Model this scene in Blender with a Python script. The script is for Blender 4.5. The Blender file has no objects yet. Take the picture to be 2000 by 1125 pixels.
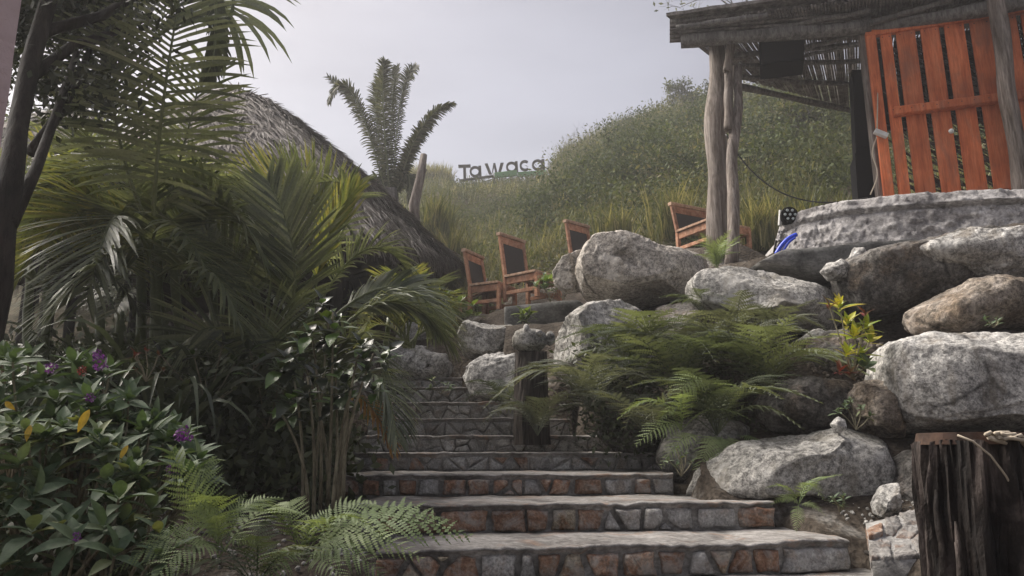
import bpy, math, random
import numpy as np
from mathutils import Vector, Matrix, noise
R = math.radians
random.seed(7); rng = np.random.default_rng(7)
sc = bpy.context.scene
# ------------------------------------------------------------------ camera
F = 1444.0; PITCH = R(12.5); EZ = 1.6
cd = bpy.data.cameras.new("camera"); cam = bpy.data.objects.new("camera", cd)
sc.collection.objects.link(cam); sc.camera = cam
cd.sensor_width = 36.0; cd.lens = F/2000*36.0
cd.clip_start = .05; cd.clip_end = 2000
cam.location = (0, 0, EZ); cam.rotation_euler = (R(90)+PITCH, 0, 0)
# ------------------------------------------------------------------ sky, sun, exposure
SUN_AZ, SUN_EL = R(-60), R(50)          # azimuth measured from +Y, negative = left
w = bpy.data.worlds.new("World"); sc.world = w; w.use_nodes = True
nt = w.node_tree; nt.nodes.clear()
out = nt.nodes.new("ShaderNodeOutputWorld"); bg = nt.nodes.new("ShaderNodeBackground")
sky = nt.nodes.new("ShaderNodeTexSky"); sky.sky_type = 'NISHITA'; sky.sun_disc = False
sky.sun_elevation = SUN_EL; sky.sun_rotation = SUN_AZ
sky.air_density = 1.0; sky.dust_density = 5; sky.ozone_density = 1.5
hs = nt.nodes.new("ShaderNodeHueSaturation"); hs.inputs['Saturation'].default_value = .75
veil = nt.nodes.new("ShaderNodeMixRGB"); veil.inputs[0].default_value = .66
veil.inputs[2].default_value = (1.44, 1.29, 1.33, 1)
tc = nt.nodes.new("ShaderNodeTexCoord"); mp = nt.nodes.new("ShaderNodeMapping"); mp.inputs['Scale'].default_value = (1.2, 2.5, 5)
mp.inputs['Rotation'].default_value = (0, R(20), R(30))
cn = nt.nodes.new("ShaderNodeTexNoise"); cn.inputs['Scale'].default_value = 1.3; cn.inputs['Detail'].default_value = 5
cr = nt.nodes.new("ShaderNodeMapRange"); cr.inputs[1].default_value = .35; cr.inputs[2].default_value = .75; cr.inputs[3].default_value = .86; cr.inputs[4].default_value = 1.15
mul = nt.nodes.new("ShaderNodeVectorMath"); mul.operation = 'SCALE'
L = nt.links.new
L(sky.outputs[0], hs.inputs['Color']); L(hs.outputs[0], veil.inputs[1]); L(tc.outputs['Generated'], mp.inputs[0]); L(mp.outputs[0], cn.inputs[0])
L(cn.outputs[0], cr.inputs[0]); L(veil.outputs[0], mul.inputs[0]); L(cr.outputs[0], mul.inputs['Scale'])
L(mul.outputs[0], bg.inputs[0]); bg.inputs[1].default_value = .10; L(bg.outputs[0], out.inputs[0])
sd = bpy.data.lights.new("sun", 'SUN'); sun = bpy.data.objects.new("sun", sd); sc.collection.objects.link(sun)
sd.energy = 3.6; sd.angle = R(42); sd.color = (1.0, .93, .84)
sdir = Vector((math.sin(SUN_AZ)*math.cos(SUN_EL), math.cos(SUN_AZ)*math.cos(SUN_EL), math.sin(SUN_EL)))
sun.rotation_euler = sdir.to_track_quat('Z', 'Y').to_euler()
sc.view_settings.view_transform = 'Standard'; sc.view_settings.look = 'None'
sc.view_settings.gamma = 1; sc.view_settings.use_curve_mapping = False
sc.view_settings.exposure = 1.28
sc.cycles.use_denoising = True; sc.cycles.max_bounces = 6; sc.cycles.transparent_max_bounces = 8
sc.cycles.diffuse_bounces = 3; sc.cycles.volume_bounces = 1

# ------------------------------------------------------------------ helpers
def P(px, py, Y):
    dx = (px-1000)/F; dz = (562.5-py)/F
    y = math.cos(PITCH)-dz*math.sin(PITCH); z = math.sin(PITCH)+dz*math.cos(PITCH)
    s = Y/y
    return Vector((dx*s, Y, EZ+z*s))

def tag(o, label=None, cat=None, group=None, kind=None):
    if label: o['label'] = label
    if cat: o['category'] = cat
    if group: o['group'] = group
    if kind: o['kind'] = kind
    return o
def empty(name, loc, rz=0):
    o = bpy.data.objects.new(name, None); sc.collection.objects.link(o)
    o.location = loc; o.rotation_euler = (0, 0, rz); o.empty_display_size = .1
    return o
def mesh(name, V, Fc, mat, var=None, smooth=False):
    me = bpy.data.meshes.new(name)
    V = np.asarray(V, dtype=np.float32).reshape(-1, 3)
    if isinstance(Fc, np.ndarray):
        n, k = Fc.shape
        me.vertices.add(len(V)); me.vertices.foreach_set('co', V.ravel())
        me.loops.add(n*k); me.loops.foreach_set('vertex_index', Fc.ravel().astype(np.int32))
        me.polygons.add(n); me.polygons.foreach_set('loop_start', np.arange(0, n*k, k, dtype=np.int32))
        me.update(calc_edges=True)
    else:
        me.from_pydata(V.tolist(), [], [tuple(int(i) for i in f) for f in Fc])
    if var is not None:
        a = me.attributes.new('var', 'FLOAT', 'POINT')
        a.data.foreach_set('value', np.asarray(var, dtype=np.float32))
    if mat: me.materials.append(mat)
    if smooth: me.polygons.foreach_set('use_smooth', [True]*len(me.polygons))
    me.update()
    return me
def obj(name, me, parent=None, loc=None, rot=None):
    """world-space mesh -> object whose origin sits at loc (local to the parent)"""
    o = bpy.data.objects.new(name, me); sc.collection.objects.link(o)
    if parent: o.parent = parent
    if loc is not None: o.location = loc
    if rot is not None: o.rotation_euler = rot
    return o
def wmesh(name, V, Fc, mat, parent=None, var=None, smooth=False, origin=None):
    """mesh given in world coordinates; parent is an unrotated empty (or None)"""
    V = np.asarray(V, dtype=np.float32).reshape(-1, 3)
    base = np.zeros(3)
    p = parent
    while p is not None:
        base = base+np.array(p.location); p = p.parent
    if origin is None:
        origin = (V.min(0)+V.max(0))/2; origin[2] = V[:, 2].min()
    origin = np.array(origin)
    me = mesh(name, V-origin, Fc, mat, var, smooth)
    return obj(name, me, parent, Vector(origin-base))

class MB:
    def __init__(s): s.V = []; s.F = []; s.A = []
    def add(s, V, Fc, a=.5):
        n = len(s.V); s.V.extend([tuple(v) for v in V]); s.F.extend([tuple(i+n for i in f) for f in Fc])
        s.A.extend([a]*len(V) if not hasattr(a, '__len__') else a)
    def build(s, name, mat, parent=None, smooth=False, origin=None):
        return wmesh(name, s.V, s.F, mat, parent, s.A, smooth, origin)

def beam(a, b, w, h, up=(0, 0, 1), cap=None, jit=0):
    """square-section board from a to b (bevelled edges)"""
    a, b = Vector(a), Vector(b); d = (b-a).normalized(); up = Vector(up)
    s = d.cross(up).normalized(); u = s.cross(d).normalized()
    e = min(w, h)*.12
    prof = [(-w/2+e, -h/2), (w/2-e, -h/2), (w/2, -h/2+e), (w/2, h/2-e), (w/2-e, h/2), (-w/2+e, h/2), (-w/2, h/2-e), (-w/2, -h/2+e)]
    V = []
    for c in (a, b):
        for x, y in prof: V.append(c+s*x+u*y)
    Fc = [(i, (i+1) % 8, (i+1) % 8+8, i+8) for i in range(8)]+[tuple(range(7, -1, -1)), tuple(range(8, 16))]
    return V, Fc
def tube(pts, radii, n=8, rough=0, seed=0, cap=True):
    pts = [Vector(p) for p in pts]; m = len(pts)
    if not hasattr(radii, '__len__'): radii = [radii]*m
    V = []; Fc = []
    t0 = (pts[1]-pts[0]).normalized(); ref = Vector((0, 1, 0)) if abs(t0.y) < .8 else Vector((1, 0, 0))
    for i, p in enumerate(pts):
        t = (pts[min(i+1, m-1)]-pts[max(i-1, 0)]).normalized()
        s = t.cross(ref).normalized(); u = s.cross(t)
        for k in range(n):
            a = 2*math.pi*k/n; r = radii[i]
            if rough: r *= 1+rough*noise.noise(Vector((math.cos(a)*1.5+seed, math.sin(a)*1.5, i*.25)))+rough*.5*noise.noise(Vector((math.cos(a)*4+seed, math.sin(a)*4, i*.1)))
            V.append(p+s*math.cos(a)*r+u*math.sin(a)*r)
    for i in range(m-1):
        for k in range(n):
            Fc.append((i*n+k, i*n+(k+1) % n, (i+1)*n+(k+1) % n, (i+1)*n+k))
    if cap: Fc += [tuple(range(n-1, -1, -1)), tuple((m-1)*n+k for k in range(n))]
    return V, Fc
def lerp_path(a, b, n, wob=0, seed=0):
    a, b = Vector(a), Vector(b); r = []
    for i in range(n+1):
        t = i/n; p = a.lerp(b, t)
        p += Vector((noise.noise((seed, t*3, 0)), noise.noise((seed, t*3, 5)), 0))*wob*math.sin(math.pi*min(1, t*1.0+.02))
        r.append(p)
    return r
def bez(a, c, b, n):
    a, b, c = Vector(a), Vector(b), Vector(c)
    return [a*(1-t)**2+c*2*t*(1-t)+b*t*t for t in [i/n for i in range(n+1)]]
def bez_through(a, m, b, n):
    a, m, b = Vector(a), Vector(m), Vector(b)
    return bez(a, m*2-(a+b)*.5, b, n)

# ------------------------------------------------------------------ materials
def newmat(name):
    m = bpy.data.materials.new(name); m.use_nodes = True
    t = m.node_tree; t.nodes.clear()
    return m, t
def N(t, kind, **kw):
    n = t.nodes.new(kind)
    for k, v in kw.items():
        if k in n.inputs: n.inputs[k].default_value = v
        else: setattr(n, k, v)
    return n
def ramp(t, stops):
    r = t.nodes.new('ShaderNodeValToRGB'); e = r.color_ramp.elements
    while len(e) > 1: e.remove(e[-1])
    e[0].position = stops[0][0]; e[0].color = (*stops[0][1], 1)
    for p, c in stops[1:]:
        x = e.new(p); x.color = (*c, 1)
    return r
def mixc(t, f, a, b, mode='MIX'):
    m = t.nodes.new('ShaderNodeMixRGB'); m.blend_type = mode
    for i, v in enumerate((f, a, b)):
        if isinstance(v, bpy.types.NodeSocket): t.links.new(v, m.inputs[i])
        else: m.inputs[i].default_value = v if i == 0 else (*v, 1)
    return m.outputs[0]
def rng_map(t, s, a, b, c=0, d=1):
    m = t.nodes.new('ShaderNodeMapRange'); t.links.new(s, m.inputs[0])
    for i, v in enumerate((a, b, c, d)): m.inputs[i+1].default_value = v
    return m.outputs[0]
def coords(t, scale=(1, 1, 1), world=True):
    if world: g = t.nodes.new('ShaderNodeNewGeometry'); s = g.outputs['Position']
    else: g = t.nodes.new('ShaderNodeTexCoord'); s = g.outputs['Object']
    m = t.nodes.new('ShaderNodeMapping'); m.inputs['Scale'].default_value = scale
    t.links.new(s, m.inputs[0]); return m.outputs[0]
def nz(t, co, scale, detail=4, rough=.55, dist=0):
    n = N(t, 'ShaderNodeTexNoise', Scale=scale, Detail=detail, Roughness=rough, Distortion=dist)
    t.links.new(co, n.inputs['Vector']); return n.outputs[0]
def finish(t, col, rough=.6, bump=None, strength=.5, dist=.01, transl=0, spec=.5, tcol=None):
    o = t.nodes.new('ShaderNodeOutputMaterial'); b = t.nodes.new('ShaderNodeBsdfPrincipled')
    if isinstance(col, bpy.types.NodeSocket): t.links.new(col, b.inputs['Base Color'])
    else: b.inputs['Base Color'].default_value = (*col, 1)
    if isinstance(rough, bpy.types.NodeSocket): t.links.new(rough, b.inputs['Roughness'])
    else: b.inputs['Roughness'].default_value = rough
    b.inputs['Specular IOR Level'].default_value = spec
    if bump is not None:
        bn = N(t, 'ShaderNodeBump', Strength=strength, Distance=dist); t.links.new(bump, bn.inputs['Height']); t.links.new(bn.outputs[0], b.inputs['Normal'])
    if transl:
        tr = t.nodes.new('ShaderNodeBsdfTranslucent'); mx = t.nodes.new('ShaderNodeMixShader'); mx.inputs[0].default_value = transl
        c = mixc(t, 1.0, col, tcol or (1.25, 1.2, .6), 'MULTIPLY') if isinstance(col, bpy.types.NodeSocket) else None
        if c is not None: t.links.new(c, tr.inputs[0])
        t.links.new(b.outputs[0], mx.inputs[1]); t.links.new(tr.outputs[0], mx.inputs[2]); t.links.new(mx.outputs[0], o.inputs[0])
    else: t.links.new(b.outputs[0], o.inputs[0])
def attr(t, name='var'):
    a = t.nodes.new('ShaderNodeAttribute'); a.attribute_name = name; return a.outputs['Fac']
def objrand(t): return t.nodes.new('ShaderNodeObjectInfo').outputs['Random']

def leaf_mat(name, stops, rough=.45, transl=.3, use='var', patch=0, pa=.3, spec=.5, tcol=None):
    m, t = newmat(name)
    f = attr(t) if use == 'var' else objrand(t)
    if patch:
        n = nz(t, coords(t), patch, 3)
        mm = t.nodes.new('ShaderNodeMath'); mm.operation = 'ADD'; t.links.new(f, mm.inputs[0])
        t.links.new(rng_map(t, n, .33, .67, -pa, pa), mm.inputs[1]); f = mm.outputs[0]
    r = ramp(t, stops); t.links.new(f, r.inputs[0])
    fine = nz(t, coords(t), 60, 2)
    c = mixc(t, 1.0, r.outputs[0], ramp_of(t, fine, [(.3, (.8, .8, .8)), (.7, (1.15, 1.15, 1.15))]), 'MULTIPLY')
    finish(t, c, rough, bump=fine, strength=.15, dist=.003, transl=transl, spec=spec, tcol=tcol); return m
def ramp_of(t, s, stops):
    r = ramp(t, stops); t.links.new(s, r.inputs[0]); return r.outputs[0]

def rock_mat(name, base, dark, pale, brown=None, lich=.5, bumpd=.02, speck=1.0):
    m, t = newmat(name); co = coords(t)
    big = nz(t, co, 1.7, 6, .6, .6); mid = nz(t, co, 7, 6, .62); fine = nz(t, co, 30, 6, .8)
    gr = N(t, 'ShaderNodeTexVoronoi', Scale=110.0); t.links.new(co, gr.inputs['Vector'])
    c = ramp_of(t, mid, [(.32, tuple(x*.72 for x in base)), (.5, base), (.68, pale)])
    c = mixc(t, rng_map(t, big, .5-.06*0, .62, 0, lich), c, dark)
    if brown: c = mixc(t, rng_map(t, nz(t, co, 2.6, 5, .6), .5, .64, 0, .75), c, brown)
    c = mixc(t, .75*speck, c, ramp_of(t, fine, [(.40, (.22, .22, .22)), (.5, (.95, .95, .95)), (.62, (1.8, 1.78, 1.75))]), 'MULTIPLY')
    c = mixc(t, .5*speck, c, ramp_of(t, gr.outputs['Color'], [(.2, (.55, .55, .55)), (.55, (1, 1, 1)), (.9, (1.35, 1.35, 1.35))]), 'MULTIPLY')
    wob = mixc(t, .22, co, N(t, 'ShaderNodeTexNoise', Scale=2.5, Detail=4.0).outputs['Color'], 'ADD')
    ve = N(t, 'ShaderNodeTexVoronoi', Scale=1.35); ve.feature = 'DISTANCE_TO_EDGE'; t.links.new(wob, ve.inputs['Vector'])
    ck = ramp_of(t, ve.outputs['Distance'], [(0, (.18, .18, .18)), (.012, (.4, .4, .4)), (.03, (1, 1, 1))])
    c = mixc(t, rng_map(t, nz(t, co, 1.1, 3), .48, .58, 0, .9), c, ck, 'MULTIPLY')
    c = mixc(t, rng_map(t, nz(t, co, 3.3, 5, .65, .8), .56, .66, 0, .55), c, tuple(x*1.45 for x in pale))
    c = mixc(t, rng_map(t, nz(t, coords(t, (3, 3, .8)), 1.9, 5, .6), .54, .68, 0, .5), c, tuple(x*y for x, y in zip(dark, (1.25, 1.1, .9))))
    h = mixc(t, .45, mid, fine)
    finish(t, c, .92, bump=h, strength=1.0, dist=bumpd*1.6, spec=.2); return m
M = {}
M['rock'] = rock_mat('granite', (.34, .33, .31), (.13, .13, .12), (.46, .45, .43), lich=.7)
M['rock_pale'] = rock_mat('pale_granite', (.42, .41, .395), (.2, .19, .175), (.56, .55, .53), lich=.5, bumpd=.03)
M['rock_tan'] = rock_mat('tan_granite', (.42, .385, .345), (.2, .185, .165), (.52, .49, .45), lich=.4)
M['rock_dark'] = rock_mat('dark_lichen_rock', (.16, .15, .14), (.035, .033, .03), (.22, .21, .2), (.13, .095, .065), lich=.8, bumpd=.03)
M['rock_brown'] = rock_mat('brown_rock', (.25, .215, .18), (.09, .08, .072), (.36, .32, .285), (.2, .15, .105), lich=.6, bumpd=.03)

def stone_mat(name, a, b, c3, patchy):
    m, t = newmat(name); co = coords(t)
    n1 = nz(t, co, 14, 5, .6, .4); n2 = nz(t, co, 70, 4, .65)
    r = objrand(t)
    c = ramp_of(t, n1, [(.33, a), (.5, b), (.68, c3)])
    c = mixc(t, rng_map(t, nz(t, co, 9, 4, .6), .52, .64, 0, .8), c, patchy)
    c = mixc(t, 1.0, c, ramp_of(t, r, [(0, (.6, .6, .6)), (1, (1.2, 1.2, 1.2))]), 'MULTIPLY')
    c = mixc(t, .8, c, ramp_of(t, n2, [(.35, (.5, .5, .5)), (.65, (1.4, 1.4, 1.4))]), 'MULTIPLY')
    gn = nz(t, co, 5.5, 6, .7, 1.0); c = mixc(t, rng_map(t, gn, .5, .6, 0, .6), c, (.3, .29, .275)); c = mixc(t, rng_map(t, nz(t, co, 8, 6, .7, 1.5), .57, .66, 0, .7), c, (.09, .08, .072))
    finish(t, c, .85, bump=mixc(t, .4, n1, n2), strength=1.0, dist=.022, spec=.25); return m
M['st_grey'] = stone_mat('grey_step_stone', (.21, .207, .202), (.32, .315, .305), (.45, .445, .43), (.24, .205, .175))
M['st_rust'] = stone_mat('rust_step_stone', (.13, .07, .045), (.25, .145, .095), (.33, .255, .2), (.3, .275, .245))
M['st_pale'] = stone_mat('pale_step_stone', (.24, .22, .2), (.36, .34, .31), (.46, .44, .41), (.28, .17, .09))
M['st_ochre'] = stone_mat('ochre_step_stone', (.15, .085, .05), (.28, .24, .18), (.38, .34, .27), (.22, .10, .05))

def cement_mat(name, a, b, dark, bumpd=.012, stain=None):
    m, t = newmat(name); co = coords(t)
    n1 = nz(t, co, 3.2, 6, .62, .5); n2 = nz(t, co, 30, 5, .7); n3 = nz(t, coords(t, (4, 14, 9)), 3, 4, .6, 1.2)
    c = ramp_of(t, n1, [(.35, dark), (.5, a), (.66, b)])
    c = mixc(t, .55, c, ramp_of(t, n3, [(.38, (.55, .54, .53)), (.6, (1.25, 1.24, 1.23))]), 'MULTIPLY')
    c = mixc(t, .7, c, ramp_of(t, n2, [(.35, (.55, .55, .55)), (.65, (1.3, 1.3, 1.3))]), 'MULTIPLY')
    if stain: c = mixc(t, rng_map(t, nz(t, co, 4.5, 6, .7, .8), .54, .64, 0, .7), c, stain); c = mixc(t, rng_map(t, nz(t, coords(t, (2, 7, 3)), 2.4, 6, .7, 1), .55, .66, 0, .75), c, (.07, .065, .06)); c = mixc(t, rng_map(t, nz(t, co, 6.5, 6, .75), .56, .66, 0, .5), c, (.45, .435, .42))
    finish(t, c, .9, bump=mixc(t, .5, n1, n2), strength=.8, dist=bumpd, spec=.2); return m
M['tread'] = cement_mat('tread_cement', (.25, .24, .23), (.35, .335, .325), (.12, .112, .108), .03, (.26, .17, .12))
M['mortar'] = cement_mat('dark_mortar', (.25, .245, .238), (.38, .372, .36), (.12, .116, .11), .04)
M['plaster'] = cement_mat('stage_cement', (.42, .405, .40), (.56, .545, .54), (.22, .21, .21), .05)
M['slab'] = cement_mat('weathered_slab', (.13, .13, .125), (.2, .195, .19), (.05, .05, .05), .02)

def soil_mat():
    m, t = newmat('dark_soil'); co = coords(t)
    n1 = nz(t, co, 2.5, 6, .6); n2 = nz(t, co, 35, 5, .7)
    v = N(t, 'ShaderNodeTexVoronoi', Scale=28.0); t.links.new(co, v.inputs['Vector'])
    c = ramp_of(t, n1, [(.35, (.035, .028, .022)), (.55, (.075, .062, .05)), (.68, (.2, .19, .175))])
    c = mixc(t, .8, c, ramp_of(t, n2, [(.35, (.4, .4, .4)), (.65, (1.5, 1.5, 1.5))]), 'MULTIPLY')
    finish(t, c, .95, bump=mixc(t, .5, n2, v.outputs['Distance']), strength=1, dist=.03, spec=.1); return m
M['soil'] = soil_mat()
def hillsoil():
    m, t = newmat('grassy_earth'); co = coords(t)
    n1 = nz(t, co, .5, 6, .65); n2 = nz(t, co, 9, 5, .7)
    c = ramp_of(t, n1, [(.35, (.05, .05, .028)), (.5, (.085, .075, .045)), (.68, (.15, .12, .08))])
    c = mixc(t, .8, c, ramp_of(t, n2, [(.35, (.45, .45, .45)), (.65, (1.5, 1.5, 1.5))]), 'MULTIPLY')
    finish(t, c, .95, bump=n2, strength=1, dist=.15, spec=.1); return m
M['hill'] = hillsoil()

def wood_mat(name, a, b, c3, scale=(1, 1, 1), rough=.8, bumpd=.008, vert=(14, 14, 1.2), world=True, k=1.0, crackdark=.35):
    m, t = newmat(name); co = coords(t, vert, world)
    n1 = nz(t, co, 1.6*k, 6, .6, .3); n2 = nz(t, co, 6*k, 4, .65); n3 = nz(t, coords(t), 2.2, 4)
    c = ramp_of(t, n1, [(.34, a), (.5, b), (.66, c3)])
    c = mixc(t, .6, c, ramp_of(t, n2, [(.36, (crackdark,)*3), (.5, (1, 1, 1)), (.7, (1.25, 1.25, 1.25))]), 'MULTIPLY')
    c = mixc(t, .6, c, ramp_of(t, n3, [(.35, (.65, .65, .65)), (.65, (1.25, 1.25, 1.25))]), 'MULTIPLY')
    finish(t, c, rough, bump=mixc(t, .5, n1, n2), strength=.9, dist=bumpd, spec=.25); return m
M['post'] = wood_mat('weathered_post_wood', (.09, .07, .055), (.18, .15, .13), (.29, .255, .23), bumpd=.02)
M['plank'] = wood_mat('grey_plank_wood', (.07, .065, .06), (.125, .118, .112), (.19, .18, .172))
M['roofwood'] = wood_mat('grey_roof_sticks', (.07, .06, .055), (.15, .135, .125), (.25, .23, .215), vert=(5, 5, 5), bumpd=.01)
M['chair'] = wood_mat('reddish_chair_wood', (.27, .13, .075), (.42, .21, .125), (.5, .3, .2), vert=(9, 9, 9), bumpd=.003, crackdark=.7)
M['chair_top'] = wood_mat('paler_chair_wood', (.3, .18, .12), (.43, .28, .19), (.52, .38, .28), vert=(9, 9, 9), bumpd=.003, crackdark=.7)  # paler wood for top rails, seats and the stand top
M['orange'] = wood_mat('orange_stained_board', (.38, .09, .035), (.54, .145, .055), (.60, .19, .085), bumpd=.003, crackdark=.72)
def fade(m, dirty, scale=2.4, amt=.55):
    t = m.node_tree; b = next(n for n in t.nodes if n.type == 'BSDF_PRINCIPLED'); src = b.inputs['Base Color'].links[0].from_socket
    n = nz(t, coords(t, (1.5, 1.5, .6)), scale, 6, .65, .6); c = mixc(t, rng_map(t, n, .52, .66, 0, amt), src, dirty)
    rv = ramp_of(t, objrand(t), [(0, (.78, .78, .8)), (1, (1.12, 1.1, 1.08))]); c = mixc(t, 1.0, c, rv, 'MULTIPLY'); t.links.new(c, b.inputs['Base Color'])
fade(M['orange'], (.25, .12, .08)); fade(M['chair'], (.2, .13, .09), 5)
M['stump'] = wood_mat('charred_stump_wood', (.005, .004, .004), (.018, .013, .011), (.13, .105, .095), vert=(5, 5, 2.0), bumpd=.03, k=1.0)
M['bollard'] = wood_mat('dark_grooved_wood', (.015, .012, .01), (.045, .037, .032), (.12, .10, .09), vert=(16, 16, 1.3), bumpd=.03)
M['bark'] = wood_mat('dark_bark', (.008, .007, .006), (.02, .017, .014), (.042, .035, .03), vert=(6, 6, 1.5), bumpd=.03)
M['stem'] = wood_mat('pale_stem', (.10, .085, .055), (.2, .18, .12), (.28, .26, .18), vert=(20, 20, 4), bumpd=.003)
M['heartwood'] = wood_mat('stump_heartwood', (.015, .010, .008), (.05, .025, .016), (.10, .06, .04), vert=(3, 3, 3), bumpd=.01)

def plain(name, col, rough=.5, metal=0, bump=None, spec=.5):
    m, t = newmat(name); co = coords(t); n = nz(t, co, 25, 4)
    c = mixc(t, .5, col, ramp_of(t, n, [(.3, (.7, .7, .7)), (.7, (1.25, 1.25, 1.25))]), 'MULTIPLY')
    finish(t, c, rough, bump=n, strength=.3, dist=.003, spec=spec); return m
M['black'] = plain('black_cabinet', (.004, .004, .005), .95, spec=.1)
M['blackm'] = plain('black_grille', (.005, .005, .006), .95, spec=.1)
M['mesh'] = plain('dark_back_panel', (.03, .024, .02), .7)
M['white'] = plain('white_plastic', (.6, .6, .58), .5)
M['cable'] = plain('black_cable', (.01, .01, .01), .5)
M['blue'] = plain('blue_hose', (.01, .05, .55), .4)
M['rope'] = plain('weathered_rope', (.42, .36, .28), .9)
M['sign'] = plain('sign_wood', (.05, .042, .035), .8)
M['signgreen'] = plain('sign_green_board', (.12, .28, .11), .7)
M['lens'] = plain('lens_glass', (.45, .5, .5), .2)
M['flower'] = leaf_mat('purple_petals', [(0, (.07, .015, .10)), (1, (.2, .05, .24))], .6, .3, tcol=(1.2, 1, 1.2))
M['redf'] = leaf_mat('red_petals', [(0, (.16, .03, .03)), (1, (.25, .06, .05))], .6, .3, tcol=(1.2, 1, 1))
def stucco():
    m, t = newmat('pink_stucco'); co = coords(t)
    n = nz(t, co, 26, 5, .6)
    c = ramp_of(t, nz(t, co, 3, 4), [(.3, (.44, .33, .34)), (.7, (.55, .43, .44))])
    finish(t, c, .9, bump=n, strength=1, dist=.012, spec=.2); return m
M['pink'] = stucco()
M['thatch'] = leaf_mat('grey_thatch', [(0, (.08, .07, .06)), (.35, (.2, .18, .16)), (.7, (.33, .3, .275)), (1, (.48, .45, .41))], .9, .0, spec=.15)
M['thatch_base'] = plain('thatch_under', (.06, .05, .042), .95, spec=.1)
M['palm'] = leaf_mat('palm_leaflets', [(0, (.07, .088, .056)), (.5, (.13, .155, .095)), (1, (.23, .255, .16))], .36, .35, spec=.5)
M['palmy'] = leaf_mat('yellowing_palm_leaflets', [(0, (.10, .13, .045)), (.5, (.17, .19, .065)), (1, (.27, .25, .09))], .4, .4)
M['palmd'] = leaf_mat('dark_palm_leaflets', [(0, (.045, .055, .036)), (1, (.095, .11, .065))], .4, .3)  # darker palm green, given to some of the fronds
M['palmdry'] = leaf_mat('dry_palm_leaflets', [(0, (.28, .12, .02)), (.5, (.4, .2, .04)), (1, (.45, .3, .12))], .7, .3)
M['palmgrey'] = leaf_mat('dusty_palm_leaflets', [(0, (.035, .04, .02)), (.6, (.075, .085, .045)), (1, (.13, .13, .09))], .6, .25)
M['rachis'] = leaf_mat('green_rachis', [(0, (.06, .085, .03)), (1, (.13, .15, .06))], .45, 0)
M['fern'] = leaf_mat('fern_green', [(0, (.07, .09, .055)), (.6, (.105, .13, .078)), (1, (.15, .175, .10))], .6, .35, use='obj')
M['fernlt'] = leaf_mat('bright_fern_green', [(0, (.16, .22, .095)), (1, (.25, .31, .145))], .6, .35, use='obj')
M['fernd'] = leaf_mat('dusty_fern_green', [(0, (.10, .115, .085)), (1, (.17, .185, .135))], .65, .3, use='obj')
M['leaf'] = leaf_mat('shrub_leaf', [(0, (.055, .095, .045)), (.6, (.10, .145, .08)), (.92, (.14, .18, .10)), (1, (.2, .22, .08))], .65, .25, use='obj')
M['leafb'] = leaf_mat('glossy_dark_leaf', [(0, (.018, .024, .018)), (.7, (.035, .05, .026)), (.85, (.07, .13, .03)), (1, (.1, .18, .04))], .3, .25, use='obj')
M['leafy'] = leaf_mat('yellow_leaf', [(0, (.5, .33, .03)), (1, (.6, .4, .04))], .5, .3, use='obj')
M['leafcrot'] = leaf_mat('croton_leaf', [(0, (.2, .28, .03)), (.6, (.34, .36, .04)), (1, (.42, .34, .05))], .4, .3, use='obj')
M['leafred'] = leaf_mat('red_croton_leaf', [(0, (.17, .03, .025)), (1, (.09, .06, .03))], .4, .3, use='obj')
M['broad'] = leaf_mat('broad_leaf', [(0, (.07, .12, .03)), (1, (.17, .22, .04))], .4, .35, use='obj')
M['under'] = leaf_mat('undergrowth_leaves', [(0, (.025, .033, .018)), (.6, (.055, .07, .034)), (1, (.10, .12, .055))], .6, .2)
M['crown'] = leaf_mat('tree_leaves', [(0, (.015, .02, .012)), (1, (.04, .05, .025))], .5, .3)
M['hillveg'] = leaf_mat('hillside_leaves', [(0, (.04, .052, .026)), (.3, (.075, .092, .042)), (.6, (.105, .12, .055)), (.85, (.14, .14, .075)), (1, (.19, .175, .105))], .9, .25, spec=.15, patch=.4, pa=.42)
M['grass'] = leaf_mat('hillside_grass', [(0, (.055, .07, .033)), (.4, (.11, .12, .055)), (.75, (.19, .18, .09)), (1, (.29, .265, .15))], .7, .35, patch=.5)
M['strap'] = leaf_mat('strap_leaves', [(0, (.045, .06, .036)), (1, (.10, .125, .07))], .33, .3)

# ------------------------------------------------------------------ terrain function
ctrl = []
def cp(px, py, Y): p = P(px, py, Y); ctrl.append((p.x, p.y, p.z))
def cz(x, y, dz): ctrl.append((x, y, EZ+dz))
for a in [(-.9, 2, -.78), (-2, 2, -.7), (0, 1, -.95), (2, 1, -.95), (-3, 1, -.8), (0, -2, -1.0), (-5, -2, -1), (5, -2, -1), (-1.4, 3, -.6), (-3, 3, -.5),
          (-1.3, 4.2, -.36), (-2.5, 4.4, -.3), (-4.5, 4.4, -.2), (-1.6, 5.6, -.12), (-3, 6, 0), (-5.5, 6.5, .1), (-1.9, 7.2, .3), (-3.4, 8, .55), (-6, 9, .7),
          (-1.9, 8.6, .75), (-3.5, 10.5, 1.0), (-7, 11, .9), (-10, 10, .8), (-10, 4, 0), (-14, 12, 1), (-14, 0, -.8), (0, 3, -.8), (1.2, 3, -.8), (2.4, 2.4, -.72), (2.2, 3.4, -.58), (4, 2, -.5), (8, 2, 0)]:
    cz(*a)
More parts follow.
